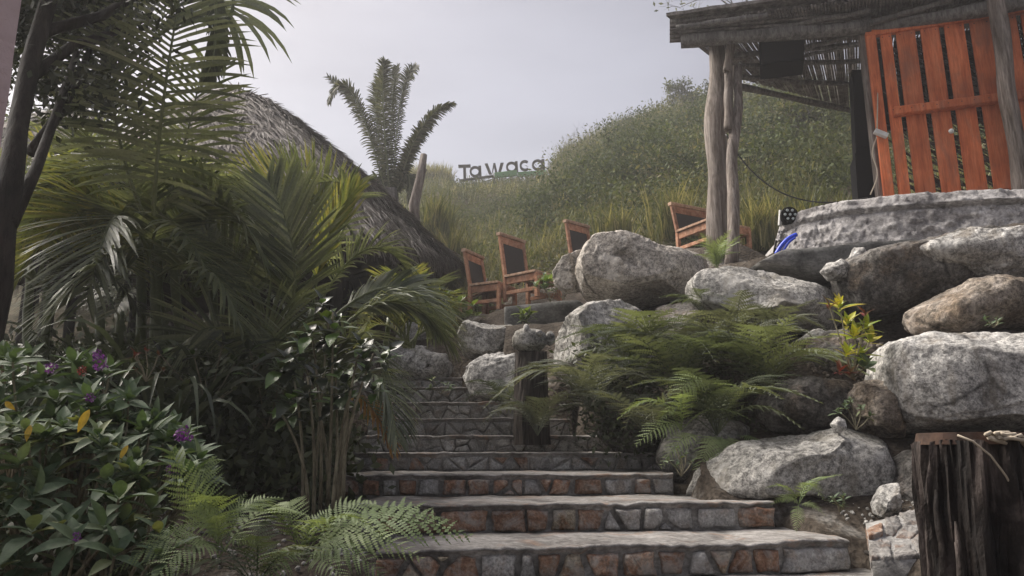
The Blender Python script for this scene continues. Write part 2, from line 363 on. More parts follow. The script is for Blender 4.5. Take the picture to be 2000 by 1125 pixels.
for a in [(1720, 1060, 4.2), (1600, 1000, 4.5), (1780, 985, 4.6), (1700, 850, 5.1), (1900, 850, 4.9), (1930, 650, 5.9), (1600, 660, 6.3), (1420, 700, 6.6), (1400, 860, 5.6), (1250, 870, 6.1),
          (1150, 860, 6.4), (1120, 760, 7.3), (1200, 660, 7.6), (1450, 520, 8.2), (1530, 490, 8.3), (1900, 490, 7.3), (1200, 600, 8.4), (1050, 640, 8.9), (1010, 600, 9.9), (1300, 520, 9.4), (1400, 475, 9.2),
          (880, 655, 9.6), (820, 690, 9.3), (950, 615, 10.2), (850, 620, 10.6), (1050, 560, 10.8), (1150, 545, 11), (1300, 490, 11), (1450, 465, 11), (1600, 440, 11.5), (1900, 400, 11), (2100, 420, 9), (2400, 500, 8), (2300, 700, 5)]:
    cp(*a)
CT = np.array(ctrl)
def idw(x, y):
    x = np.asarray(x, float); y = np.asarray(y, float)
    d2 = (x[..., None]-CT[:, 0])**2+(y[..., None]-CT[:, 1])**2+.05
    w_ = 1/d2**1.7
    return (w_*CT[:, 2]).sum(-1)/w_.sum(-1)
# stairs: top-front z, front Y at px=1000, left / right pixel, slope of the front edge
STEPS = [(1118, 3.5, 800, 1830, .17), (1069, 3.65, 738, 1695, .17), (984, 4.28, 700, 1525, .15), (926, 5.05, 668, 1312, .10), (884, 5.9, 690, 1300, .05), (850, 6.6, 700, 1190, .03),
         (817, 7.2, 715, 1110, .02), (785, 7.8, 730, 1030, .0), (755, 8.4, 740, 960, -.02), (738, 8.9, 740, 905, 0)]
SG = []
for i, (py, Y, xl, xr, sl) in enumerate(STEPS):
    z = P(1000, py, Y).z
    if i == 0: z = P(1690, 1108, 4.1).z
    l = P(xl, py, Y); r = P(xr, py, Y)
    SG.append(dict(z=z, Y=Y, x0=l.x*.985, x1=r.x*1.03, sl=sl))
SG[0]['Y'] = 3.0
def ground_z(x, y):
    z = idw(x, y)
    x = np.asarray(x, float); y = np.asarray(y, float)
    for s in SG:
        fy = s['Y']+s['sl']*x
        ins = (x > s['x0']-.15) & (x < s['x1']+.15) & (y > fy-.15)
        lim = s['z']-.22
        if s is SG[-1]: ins &= (y < 9.3)
        z = np.where((x > s['x0']-.12) & (x < s['x1']+.12) & (y > fy-.9) & (y < fy+.12) & (z > s['z']-.22), s['z']-.22, z)
    return z
def gz(x, y): return float(ground_z(np.array([x]), np.array([y]))[0])

# near ground: fine grid + skirt out to the horizon, ONE sheet
gx = np.concatenate([[-600, -200, -60, -25], np.arange(-14, -7, .5), np.arange(-7, 7, .11), np.arange(7, 14.1, .5), [25, 60, 200, 600]])
gy = np.concatenate([[-600, -200, -60, -20, -8], np.arange(-4, 1.5, .4), np.arange(1.5, 11.3, .11), np.arange(11.5, 13, .5), [30, 60, 200, 800]])
GX, GY = np.meshgrid(gx, gy)
GZ = ground_z(GX, np.clip(GY, -6, 13))
far = (np.abs(GX) > 20) | (GY < -6) | (GY > 20)
GZ = np.where(far, EZ-1.2, GZ)
nn = np.array([noise.fractal((float(a), float(b), 0), .8, 2, 5) for a, b in zip(GX.ravel()*2.2, GY.ravel()*2.2)]).reshape(GX.shape)
GZ = GZ+np.where(far, 0, nn*.045)
ny, nx = GX.shape
idx = np.arange(ny*nx).reshape(ny, nx)
Q = np.stack([idx[:-1, :-1], idx[:-1, 1:], idx[1:, 1:], idx[1:, :-1]], -1).reshape(-1, 4)
g = obj('ground', mesh('ground', np.stack([GX, GY, GZ], -1), Q, M['soil'], smooth=True)); tag(g, kind='structure')

# hill
ridge_px = [-600, 0, 400, 700, 790, 860, 895, 1068, 1095, 1150, 1200, 1280, 1350, 1450, 1560, 1680, 2000, 2400, 3200]
ridge_py = [520, 480, 440, 385, 356, 350, 353, 341, 318, 288, 264, 237, 214, 188, 172, 186, 170, 230, 330]
RA = []; RZ = []
YR = 30.
for a, b in zip(ridge_px, ridge_py):
    p = P(a, b+(14 if 870 < a < 1080 else 6), YR); RA.append(p.x/YR); RZ.append(p.z)
Y0 = 10.9
def hill_z(a, Y):
    zr = np.interp(a, RA, RZ); z0 = idw(np.clip(a*Y0, -13, 13), np.full_like(a, Y0))-.12
    t = (Y-Y0)/(YR-Y0)
    z = z0+(zr-z0)*np.clip(t, 0, 1)**1.02
    z = np.where(t > 1, zr-np.minimum((Y-YR)**2*.03, (Y-YR)*.55), z)
    return z
ha = np.linspace(-1.5, 1.6, 170); hy = np.concatenate([np.linspace(Y0, YR, 90), np.array([30.6, 31.4, 32.5, 34, 37, 42, 50, 62])])
HA, HY = np.meshgrid(ha, hy); HZ = hill_z(HA, HY); HX = HA*HY
def hbump(x, y):
    return np.array([noise.fractal((float(a)*.35, float(b)*.35, 3.3), .9, 2, 5) for a, b in zip(np.ravel(x), np.ravel(y))]).reshape(np.shape(x))
HZ = HZ+hbump(HX, HY)*.35*np.clip((HY-Y0)/3, 0, 1)*np.clip(1.3-np.abs(HY-YR)/30*0, 0, 1)*np.where(np.abs(HY-YR) < 2, .35, 1)
ny, nx = HA.shape; idx = np.arange(ny*nx).reshape(ny, nx)
Q = np.stack([idx[:-1, :-1], idx[:-1, 1:], idx[1:, 1:], idx[1:, :-1]], -1).reshape(-1, 4)
o = obj('hill', mesh('hill', np.stack([HX, HY, HZ], -1), Q, M['hill'], smooth=True)); tag(o, kind='structure')
def hz_at(x, y):
    x = np.asarray(x, float); y = np.asarray(y, float)
    return hill_z(x/y, y)+hbump(x, y)*.35*np.clip((y-Y0)/3, 0, 1)*np.where(np.abs(y-YR) < 2, .35, 1)

# ------------------------------------------------------------------ stairs
def clip_poly(poly, n, d):     # keep points with p.n <= d
    out_ = []
    for i in range(len(poly)):
        a, b = poly[i], poly[(i+1) % len(poly)]
        da = a[0]*n[0]+a[1]*n[1]-d; db = b[0]*n[0]+b[1]*n[1]-d
        if da <= 0: out_.append(a)
        if (da < 0) != (db < 0) and abs(da-db) > 1e-9:
            t = da/(da-db); out_.append((a[0]+(b[0]-a[0])*t, a[1]+(b[1]-a[1])*t))
    return out_
def voronoi_cells(w_, h_, seeds, gap):
    cells = []
    for i, s in enumerate(seeds):
        poly = [(0, .006), (w_, .006), (w_, h_-.012), (0, h_-.012)]
        for j, q in enumerate(seeds):
            if i == j: continue
            dx, dy = q[0]-s[0], q[1]-s[1]; l = math.hypot(dx, dy)
            if l > 1.2: continue
            n = (dx/l, dy/l); mid = ((s[0]+q[0])/2, (s[1]+q[1])/2)
            poly = clip_poly(poly, n, mid[0]*n[0]+mid[1]*n[1]-gap*random.uniform(.3, 1.0))
            if len(poly) < 3: break
        if len(poly) >= 3: cells.append(poly)
    return cells
def smooth_poly(poly, it=1):
    for _ in range(it):
        q = []
        for i in range(len(poly)):
            a, b = poly[i], poly[(i+1) % len(poly)]
            q += [(a[0]*.78+b[0]*.22, a[1]*.78+b[1]*.22), (a[0]*.22+b[0]*.78, a[1]*.22+b[1]*.78)]
        poly = q
    return poly
def irregular(poly, seed):
    q = []
    for i in range(len(poly)):
        a, b = poly[i], poly[(i+1) % len(poly)]; l = math.hypot(b[0]-a[0], b[1]-a[1]); n = max(1, int(l/.035))
        for k in range(n):
            t = (k+.3 if k == 0 else k)/n; q.append((a[0]+(b[0]-a[0])*t, a[1]+(b[1]-a[1])*t))
        q.append((a[0]+(b[0]-a[0])*(1-.1/n), a[1]+(b[1]-a[1])*(1-.1/n)))
    cx = sum(p[0] for p in q)/len(q); cy = sum(p[1] for p in q)/len(q); o = []
    for x, y in q:
        f = 1+.20*noise.noise((x*13+seed, y*13, seed))+.08*noise.noise((x*40+seed, y*40, 3))-.03
        o.append((cx+(x-cx)*f, cy+(y-cy)*f))
    return o
def stone_from_poly(poly, tomap, proud, seed):
    """tomap(u,v,depth)->world ; depth grows towards the viewer"""
    poly = irregular(poly, seed)
    cx = sum(p[0] for p in poly)/len(poly); cy = sum(p[1] for p in poly)/len(poly); n = len(poly)
    V = []; Fc = []
    tu, tv = math.sin(seed*3.1)*.10, math.cos(seed*1.7)*.12
    rings = [(1.0, -.05), (1.0, proud*.3), (.93, proud*.78), (.78, proud*1.0), (.42, proud*1.1)]
    for k, (s, d) in enumerate(rings):
        for j, p in enumerate(poly):
            u = cx+(p[0]-cx)*s; v = cy+(p[1]-cy)*s
            dd = d+(0 if k == 0 else noise.noise((u*14+seed, v*14, seed))*.010)
            V.append(tomap(u, v, dd+(0 if k == 0 else (u-cx)*tu+(v-cy)*tv)))
    V.append(tomap(cx, cy, proud*1.05+noise.noise((cx*9+seed, cy*9, seed))*.012))
    for k in range(len(rings)-1):
        for j in range(n):
            a = k*n+j; b = k*n+(j+1) % n
            Fc.append((a, b, b+n, a+n))
    for j in range(n): Fc.append(((len(rings)-1)*n+j, (len(rings)-1)*n+(j+1) % n, len(V)-1))
    return V, Fc
stair = empty('stone_staircase', (SG[1]['x0'], SG[1]['Y'], SG[0]['z']))
tag(stair, 'winding flight of mortared stone steps with rust and grey riser stones', 'stairs')
for i, s in enumerate(SG):
    z = s['z']; zb = SG[i-1]['z'] if i else z-.2
    nxt = SG[i+1] if i+1 < len(SG) else dict(Y=s['Y']+.9, z=z, sl=0, x0=s['x0'], x1=s['x1'])
    x0, x1 = s['x0'], s['x1']
    nseg = int((x1-x0)/.05)+1
    mb = MB()
    # tread sheet with a rounded wobbling lip, plus the mortar riser behind the stones
    prof = []
    rows = []
    for k in range(nseg+1):
        x = x0+(x1-x0)*k/nseg
        fy = s['Y']+s['sl']*x+.034*noise.noise((x*2.5, i*7.1, 0))+.012*noise.noise((x*9, i*3.1, 0))
        by = nxt['Y']+nxt['sl']*x+.12
        wz = .010*noise.noise((x*3, i*5.3, 1))+.006*noise.noise((x*14, i*2.2, 1))
        lip = .022
        rf = .017*noise.noise((x*19, i*9.1, 4))+.012*noise.noise((x*50, i*2.1, 4))
        r_ = [(x, fy+.03, zb-.1), (x, fy+.026, z-lip-.012+rf*1.5), (x, fy+.004+rf, z-lip+.008+wz), (x, fy-.004+rf, z-.010+wz+rf*.5), (x, fy+.018, z+wz+rf*.4)]
        for q in (.2, .45, .7, 1.0):
            yy = fy+(by-fy)*q
            r_.append((x, yy, z+.012*noise.noise((x*3, yy*3, i))+.006*noise.noise((x*12, yy*12, i))+wz*(1-q)))
        r_.append((x, by, zb-.1))
        rows.append(r_)
    m_ = len(rows[0]); V = [p for r_ in rows for p in r_]
    Fr = []; Ft = []
    for k in range(nseg):
        for j in range(m_-1):
            f = (k*m_+j, (k+1)*m_+j, (k+1)*m_+j+1, k*m_+j+1)
            (Fr if j < 1 else Ft).append(f)
    ends = [tuple(range(m_-1, -1, -1)), tuple(nseg*m_+j for j in range(m_))]
    me_o = wmesh('step', V, Fr+Ft+ends, M['mortar'], stair, smooth=True)
    me_o.data.materials.append(M['tread'])
    mi = [0]*len(Fr)+[1]*len(Ft)+[0, 0]
    me_o.data.polygons.foreach_set('material_index', mi)
    # riser stones
    h = z-zb-.024; W = x1-x0
    if i == 0: continue
    seeds = []
    big = i <= 3
    if big:
        u = .06
        while u < W-.03:
            seeds.append((u, h*random.uniform(.38, .62))); st = random.choice([random.uniform(.07, .13), random.uniform(.13, .2), random.uniform(.18, .32)])
            if random.random() < .10: seeds.append((u+st*.5, h*random.choice([.05, .12, .88, .95])))
            u += st
    else:
        rowsn = 2
        for r_i in range(rowsn):
            u = random.uniform(.02, .1)
            while u < W:
                seeds.append((u, h*((r_i+.5)/rowsn)+random.uniform(-.03, .03))); u += random.uniform(.08, .30)
    def tomap(u, v, d, s=s, x0=x0, zb=zb, i=i):
        x = x0+u; fy = s['Y']+s['sl']*x+.034*noise.noise((x*2.5, i*7.1, 0))
        return Vector((x, fy+.028-d, zb+v))
    for ci, poly in enumerate(voronoi_cells(W, h, seeds, .015 if big else .008)):
        V, Fc = stone_from_poly(poly, tomap, random.uniform(.018, .046) if big else random.uniform(.012, .03), ci+i*37.7)
        area = (max(p[0] for p in poly)-min(p[0] for p in poly))
        r_ = random.random()
        if i in (1, 2): mt = 'st_rust' if r_ < .38 else 'st_ochre' if r_ < .52 else 'st_pale' if r_ < .52 else 'st_grey'
        elif i == 3: mt = 'st_rust' if r_ < .5 else 'st_grey'
        elif i == 4: mt = 'st_rust' if r_ < .06 else 'st_ochre' if r_ < .1 else 'st_pale' if r_ < .14 else 'st_grey'
        else: mt = 'st_pale' if r_ < .05 else 'st_grey'
        wmesh('stone', V, Fc, M[mt], me_o, smooth=True)
    # flat stones showing in the treads of the lower steps
# ------------------------------------------------------------------ boulders
ico_cache = {}
def ico(n):
    if n not in ico_cache:
        import bmesh
        bm = bmesh.new(); bmesh.ops.create_icosphere(bm, subdivisions=n, radius=1)
        V = np.array([v.co[:] for v in bm.verts]); Fc = np.array([[v.index for v in f.verts] for f in bm.faces]); bm.free()
        ico_cache[n] = (V, Fc)
    return ico_cache[n]
def boulder(poly, Y, depth, mat, label, seed, facets=0, amp=.05, sub=6, box=.5, crack=None, name='boulder', group=None):
    mx_ = sum(p[0] for p in poly)/len(poly); my_ = sum(p[1] for p in poly)/len(poly)
    pts = [P(mx_+(x-mx_)*1.05, my_+(y-my_)*1.05, Y) for x, y in poly]
    cx = (min(p.x for p in pts)+max(p.x for p in pts))/2; cz_ = (min(p.z for p in pts)+max(p.z for p in pts))/2
    loc = [(p.x-cx, p.z-cz_) for p in pts]
    NT = 180; rad = np.zeros(NT)
    for k in range(NT):
        th = 2*math.pi*k/NT; dx, dz = math.cos(th), math.sin(th); best = 0
        for j in range(len(loc)):
            (ax, az), (bx, bz) = loc[j], loc[(j+1) % len(loc)]
            ex, ez = bx-ax, bz-az; den = dx*ez-dz*ex
            if abs(den) < 1e-9: continue
            t = (ax*ez-az*ex)/den; s_ = (ax*dz-az*dx)/den
            if t > 0 and -1e-6 <= s_ <= 1+1e-6: best = max(best, t)
        rad[k] = best
    for _ in range(3): rad = (np.roll(rad, 1)+rad*2+np.roll(rad, -1))/4
    V, Fc = ico(sub); V = V.copy()
    rs = np.random.default_rng(seed)
    for k in range(int(facets*1.3)+4):
        n = rs.normal(size=3); n[1] = -abs(n[1])-.75; n /= np.linalg.norm(n); d = rs.uniform(.48, .72)
        e = V@n-d; V = V-np.outer(np.where(e > 0, e*1.0, 0), n)
    th = np.arctan2(V[:, 2], V[:, 0]); rho = np.hypot(V[:, 0], V[:, 2]); b = V[:, 1]
    rr = np.interp((th % (2*math.pi))/(2*math.pi)*NT, np.arange(NT+1), np.append(rad, rad[0]))
    s_ = rho**box
    W = np.stack([np.cos(th)*rr*s_, b*depth, np.sin(th)*rr*s_], -1)
    sz = (rad.mean()); nrm = W/(np.linalg.norm(W, axis=1, keepdims=True)+1e-6)
    D = np.array([noise.fractal((p[0]*1.6/sz+seed, p[1]*1.6/sz, p[2]*1.6/sz), .9, 2.1, 3)*.8+noise.fractal((p[0]*9+seed, p[1]*9, p[2]*9), .8, 2.1, 4)*.16*(1 if sz > .3 else .6) for p in W.tolist()])
    E = np.array([noise.fractal((p[0]*16+seed, p[1]*16, p[2]*16), .7, 2.1, 3) for p in W.tolist()])
    W = W+nrm*(D*amp*sz*1.6+E*.013*min(1, sz/.3))[:, None]
    W[:, 0] += cx; W[:, 1] += Y+depth*.35; W[:, 2] += cz_
    if crack:
        for (c0, c1, wd, dp) in crack:
            a, b2 = np.array(P(*c0, Y)), np.array(P(*c1, Y))
            fr = W[:, 1] < Y+depth*.35
            ap = W[:, [0, 2]]-a[[0, 2]]; ab = (b2-a)[[0, 2]]; t = np.clip((ap@ab)/(ab@ab), 0, 1)
            dist = np.linalg.norm(ap-np.outer(t, ab), axis=1)
            wloc = wd*(.35+.65*np.sin(math.pi*np.clip(t, .05, .95)))
            W[:, 1] += np.where(fr, dp*np.clip(1.3-dist/wloc, 0, 1)**.5*(dist < wloc*1.3), 0)
    o = wmesh(name, W, Fc, M[mat], None, smooth=True)
    tag(o, label, 'boulder', group); return o
BG = 'boulders of the bank beside the steps'
B = lambda *a, **k: boulder(*a, group=BG, **k)
B([(1133, 520), (1140, 480), (1165, 455), (1200, 442), (1260, 447), (1330, 470), (1383, 488), (1398, 530), (1372, 562), (1300, 573), (1255, 587), (1185, 585), (1150, 560)], 7.6, .8, 'rock_tan',
  'big rounded granite boulder with a slanting slot, topmost above the fern bank', 3, facets=4, amp=.03, sub=6, box=.5, crack=[((1196, 497), (1236, 521), .03, .10), ((1275, 490), (1290, 470), .01, .03)])
B([(1082, 525), (1100, 500), (1135, 486), (1160, 520), (1150, 562), (1105, 566), (1085, 548)], 8.0, .35, 'rock_tan', 'small rounded lobe of rock tucked against the topmost big boulder', 5, amp=.03, box=.8)
B([(1075, 720), (1085, 660), (1110, 615), (1150, 592), (1205, 583), (1255, 595), (1290, 640), (1290, 720), (1230, 760), (1120, 760)], 7.0, .65, 'rock', 'rounded grey boulder with a domed top just beneath the slotted one', 8, amp=.04, box=.75)
B([(1356, 545), (1385, 522), (1440, 514), (1500, 520), (1560, 540), (1625, 560), (1660, 600), (1640, 640), (1580, 640), (1500, 620), (1420, 612), (1375, 585)], 6.6, .6, 'rock', 'long low grey boulder under the pavilion posts, above the ferns', 11, amp=.04, box=.75)
B([(894, 650), (905, 627), (950, 624), (1003, 628), (1008, 668), (985, 690), (935, 706), (905, 690)], 8.5, .35, 'rock', 'dark grey rounded boulder with a flat top, left of the bollard carving', 14, facets=2, amp=.03)
B([(740, 700), (745, 678), (800, 676), (895, 679), (912, 705), (910, 745), (880, 756), (760, 752)], 9.05, .4, 'rock', 'flat topped grey block boulder at the head of the steps', 17, facets=4, amp=.04, box=.5)
B([(905, 735), (915, 710), (950, 690), (1010, 680), (1040, 700), (1040, 760), (990, 785), (925, 770)], 7.9, .4, 'rock_pale', 'pale leaning boulder directly behind the wooden bollard', 19, facets=2, amp=.04)
B([(1675, 560), (1690, 490), (1740, 468), (1830, 455), (1930, 435), (2040, 425), (2100, 520), (2040, 600), (1900, 590), (1770, 590), (1720, 600)], 6.3, .8, 'rock_dark', 'wide dark stained boulder leaning beneath the cement stage', 23, facets=5, amp=.08, sub=6)
B([(1810, 470), (1900, 440), (2000, 428), (2100, 430), (2120, 520), (2000, 540), (1900, 520), (1840, 500)], 6.0, .5, 'rock_pale', 'pale slanting rock slab on top of the dark stained boulder', 29, facets=4, amp=.05)
B([(1812, 612), (1830, 585), (1920, 540), (1985, 520), (2080, 540), (2090, 630), (1980, 625), (1870, 645), (1830, 640)], 5.5, .5, 'rock_brown', 'angular brown rock wedge above the large pale boulder', 31, facets=7, amp=.05)
B([(1775, 712), (1785, 668), (1812, 652), (1880, 643), (2000, 648), (2120, 660), (2150, 780), (2080, 870), (1950, 850), (1860, 842), (1815, 835), (1785, 790)], 4.7, .7, 'rock_pale', 'very large pale speckled boulder behind the charred post', 37, facets=5, amp=.04, sub=6, box=.45)
B([(1370, 985), (1385, 925), (1455, 872), (1555, 850), (1720, 836), (1805, 846), (1838, 905), (1815, 995), (1740, 1025), (1610, 995), (1500, 982), (1425, 998)], 4.75, .55, 'rock', 'broad grey speckled boulder resting beside the rusty lower steps', 41, facets=5, amp=.05, sub=6, box=.6)
B([(1495, 790), (1520, 750), (1580, 735), (1650, 745), (1675, 780), (1650, 830), (1590, 850), (1525, 835)], 5.2, .4, 'rock_dark', 'dark mottled boulder at the edge of the ferns above the broad one', 43, facets=5, amp=.07)
B([(1672, 770), (1690, 745), (1740, 738), (1775, 790), (1785, 850), (1750, 862), (1700, 845)], 4.95, .32, 'rock_brown', 'brownish wedge rock squeezed between dark and pale boulders', 47, facets=4, amp=.06)
B([(1755, 960), (1775, 900), (1810, 880), (1850, 930), (1850, 1010), (1790, 1025), (1765, 1000)], 4.6, .3, 'rock_dark', 'rough dark rock wedged behind the charred post foot', 53, facets=5, amp=.08)
B([(1575, 700), (1600, 660), (1660, 640), (1700, 690), (1720, 740), (1650, 750), (1590, 735)], 5.9, .35, 'rock_dark', 'dark shaded rock behind the yellow croton', 59, facets=4, amp=.08)
B([(1270, 640), (1300, 590), (1400, 580), (1500, 600), (1560, 650), (1540, 720), (1400, 740), (1290, 720)], 7.0, .5, 'rock_dark', 'dark recessed boulder half hidden by the fern crowns', 61, amp=.05)
B([(1170, 850), (1190, 790), (1260, 770), (1310, 810), (1310, 870), (1240, 895)], 6.0, .3, 'rock_dark', 'dark stone low among the ferns beside the middle steps', 67, amp=.06)
B([(1290, 900), (1320, 830), (1400, 800), (1470, 830), (1480, 900), (1400, 950), (1320, 940)], 5.5, .35, 'rock', 'grey rock behind the lowest fern fronds', 71, amp=.06, facets=3)
B([(1610, 525), (1625, 508), (1655, 505), (1678, 520), (1668, 543), (1630, 545)], 6.5, .14, 'rock_pale', 'small round pale rock beside the concrete footing', 73, amp=.04, facets=2)
B([(1664, 500), (1672, 482), (1690, 482), (1703, 500), (1690, 515), (1670, 513)], 6.6, .1, 'rock_pale', 'small pale triangular stone set in the footing', 79, amp=.03, facets=4)
B([(1627, 828), (1640, 814), (1655, 820), (1656, 840), (1638, 845)], 4.75, .06, 'rock_pale', 'fist sized whitish stone on the broad speckled boulder', 83, amp=.04, facets=4, sub=4)
B([(1718, 985), (1735, 950), (1762, 945), (1768, 1000), (1740, 1018), (1722, 1008)], 4.35, .12, 'rock_pale', 'whitish chipped rock at the foot of the broad boulder', 89, amp=.04, facets=4)
B([(1570, 660), (1600, 640), (1650, 655), (1660, 700), (1600, 700)], 6.2, .2, 'rock', 'grey stone between the long low boulder and the croton', 91, amp=.04, facets=3)
B([(770, 662), (790, 632), (840, 625), (885, 640), (890, 668), (820, 676)], 9.9, .3, 'rock_pale', 'low pale boulder seen under the drooping palm fronds', 93, amp=.04)
# gravel and rubble on the dirt bank
def rubble(n, px0, px1, py0, py1, Yf, s0, s1, mat, label, seed):
    rs = random.Random(seed); V0, F0 = ico(1); mb = MB()
    for k in range(n):
        px, py = rs.uniform(px0, px1), rs.uniform(py0, py1); p = P(px, py, Yf(px, py)); s_ = rs.uniform(s0, s1)**1
        z = gz(p.x, p.y)
        m_ = Matrix.Rotation(rs.uniform(0, 6), 3, 'Z')@Matrix.Rotation(rs.uniform(0, 3), 3, 'X')
        mb.add([m_@Vector((v[0]*s_*rs.uniform(.8, 1.2), v[1]*s_, v[2]*s_*.7))+Vector((p.x, p.y, z+s_*.25)) for v in V0], F0.tolist(), rs.random())
    o = mb.build('rubble', M[mat], None); tag(o, label, 'rubble', kind='stuff')
rubble(420, 1560, 1800, 560, 720, lambda x, y: 5.3+(720-y)/160, .008, .045, 'rock_brown', 'brown gravel and rubble on the dirt bank', 5)
rubble(90, 1640, 1820, 1000, 1040, lambda x, y: 4.25+(1060-y)/150, .005, .016, 'rock', 'grey gravel beside the foot of the steps', 6)
rubble(420, 350, 720, 930, 1120, lambda x, y: 2.6+(1120-y)/110, .004, .018, 'rock', 'grey grit on the soil under the bushes', 7)
rubble(260, 0, 350, 880, 1120, lambda x, y: 2.6+(1120-y)/110, .004, .018, 'rock', 'grey grit on the soil by the flowering shrub', 8)
# flagstones right of the lowest step
M['st_flag'] = stone_mat('dull_flagstone', (.10, .095, .09), (.17, .16, .152), (.25, .24, .23), (.17, .12, .095))
fg = empty('flagstone_paving', (1.9, 3.9, gz(1.95, 3.9)+.02)); tag(fg, 'sloping patch of mortared flagstones between lowest step and charred post', 'paving')
base_v = [P(1688, 1048, 4.15), P(1800, 1020, 4.35), P(1830, 1120, 3.7), P(1700, 1125, 3.72)]
def flagmap(u, v, d):
    a = base_v[0].lerp(base_v[1], u); b = base_v[3].lerp(base_v[2], u); return b.lerp(a, v)+Vector((0, -.03, .07))+Vector((0, -.35, .93))*d
mbp = MB(); n = 6
VV = [flagmap(i/n, j/n, 0)+Vector((0, 0, .008*noise.noise((i*2, j*2, 3)))) for j in range(n+1) for i in range(n+1)]
lo = [v-Vector((0, 0, .2)) for v in VV]
FF = [(j*(n+1)+i, j*(n+1)+i+1, (j+1)*(n+1)+i+1, (j+1)*(n+1)+i) for j in range(n) for i in range(n)]
bd = [i for i in range(n)]+[i*(n+1)+n for i in range(n)]+[(n)*(n+1)+i for i in range(n, 0, -1)]+[i*(n+1) for i in range(n, 0, -1)]
off = len(VV)
FF += [(bd[k], bd[k]+off, bd[(k+1) % len(bd)]+off, bd[(k+1) % len(bd)]) for k in range(len(bd))]
mbp.add(VV+lo, FF); mbp.build('mortar_bed', M['mortar'], fg, smooth=True)
for ci, poly in enumerate(voronoi_cells(1, 1, [(.12, .75), (.42, .72), (.78, .8), (.2, .3), (.5, .25), (.82, .32), (.64, .55)], .03)):
    V, Fc = stone_from_poly(poly, lambda u, v, d: flagmap(u, v, d*.8), .014, 900+ci)
    wmesh('stone', V, Fc, M['st_rust' if ci == 0 else 'st_flag'], fg, smooth=True)
# footing slabs under the stage
def slab_poly(poly, Y, depth, mat, label, name, cat):
    a = [P(x, y, Y) for x, y in poly]; V = [p+Vector((0, 0, 0)) for p in a]; n = len(V)
    sub = []; 
    for i in range(n):
        for t in (0, .25, .5, .75): sub.append(V[i].lerp(V[(i+1) % n], t))
    n = len(sub); rings = []
    c = sum(sub, Vector())/n
    for s_, d in ((1, depth), (1, .05), (.97, 0), (.6, -.01), (.3, -.012)):
        for p in sub:
            q = c+(p-c)*s_; q = q+Vector((0, d, 0)); q += Vector((0, .03*noise.noise(q*4), .012*noise.noise(q*7))); rings.append(q)
    Fc = [(k*n+j, k*n+(j+1) % n, (k+1)*n+(j+1) % n, (k+1)*n+j) for k in range(4) for j in range(n)]+[tuple(4*n+j for j in range(n)), tuple(range(n-1, -1, -1))]
    o = wmesh(name, rings, Fc, M[mat], None, smooth=True); tag(o, label, cat); return o
slab_poly([(1485, 508), (1530, 487), (1640, 478), (1760, 468), (1850, 462), (1850, 500), (1700, 520), (1690, 545), (1600, 540), (1560, 528)], 7.0, .8, 'slab', 'dark weathered concrete footing running beneath the cement stage', 'concrete_footing', 'footing')
slab_poly([(985, 598), (1060, 590), (1130, 585), (1150, 600), (1140, 655), (1060, 662), (985, 655)], 9.2, .6, 'slab', 'low dark concrete retaining wall below the wooden chairs', 'retaining_wall', 'wall')

# ------------------------------------------------------------------ bollard with carving
def post_mesh(base, top, r0, r1, nseg, nring, groove, seed, wob=0):
    V = []; Fc = []
    for i in range(nring+1):
        t = i/nring; p = Vector(base).lerp(Vector(top), t)
        for k in range(nseg):
            a = 2*math.pi*k/nseg; r = (r0+(r1-r0)*t)
            g1 = noise.noise((math.cos(a)*3.2+seed, math.sin(a)*3.2, t*1.2)); g2 = noise.noise((math.cos(a)*9+seed, math.sin(a)*9, t*2.5)); g3 = noise.noise((math.cos(a)*22+seed, math.sin(a)*22, t*6))
            r *= 1+groove*(g1*.9-abs(g2)*.9+g3*.35)
            zt = (.03*noise.noise((math.cos(a)*2+seed, math.sin(a)*2, 7)) if i == nring else 0)
            V.append(p+Vector((math.cos(a)*r, math.sin(a)*r, zt)))
    for i in range(nring):
        for k in range(nseg): Fc.append((i*nseg+k, i*nseg+(k+1) % nseg, (i+1)*nseg+(k+1) % nseg, (i+1)*nseg+k))
    V.append(Vector(top)+Vector((0, 0, -.01))); Fc += [(nring*nseg+k, nring*nseg+(k+1) % nseg, len(V)-1) for k in range(nseg)]
    return V, Fc
bt = P(1037, 690, 6.35); bb = Vector((bt.x, bt.y, gz(bt.x, bt.y)-.15)); bb.z = P(1037, 845, 6.35).z-.1
V, Fc = post_mesh(bb, bt, .16, .135, 72, 26, .16, 3)
o = wmesh('wooden_bollard', V, Fc, M['bollard'], None, smooth=False, origin=bb); tag(o, 'grooved dark wooden bollard standing in ferns beside the upper steps', 'bollard')
cv = empty('stone_carving', P(1038, 690, 6.35)); tag(cv, 'grey carved stone animal head resting on the grooved bollard', 'carving')
def blob(c, rad, seed, amp=.12, sub=4, mat='rock', name='body', parent=cv, box=1):
    V, Fc = ico(sub); W = []
    for v in V.tolist():
        q = Vector([math.copysign(abs(x)**box, x) for x in v]); d = 1+amp*noise.fractal(q*1.7+Vector((seed, 0, 0)), .9, 2, 4)
        W.append(Vector(c)+Vector((q.x*rad[0]*d, q.y*rad[1]*d, q.z*rad[2]*d)))
    return wmesh(name, W, Fc.tolist(), M[mat], parent, smooth=True)
blob(P(1034, 665, 6.3), (.145, .15, .10), 4, .1, box=.8)
blob(P(1028, 645, 6.2), (.03, .035, .055), 9, .1, 3, 'rock_pale', 'snout')
blob(P(1052, 652, 6.2), (.04, .05, .035), 12, .15, 3, 'rock_pale', 'brow')
blob(P(1074, 661, 6.35), (.045, .05, .065), 15, .1, 3, 'rock', 'ear')
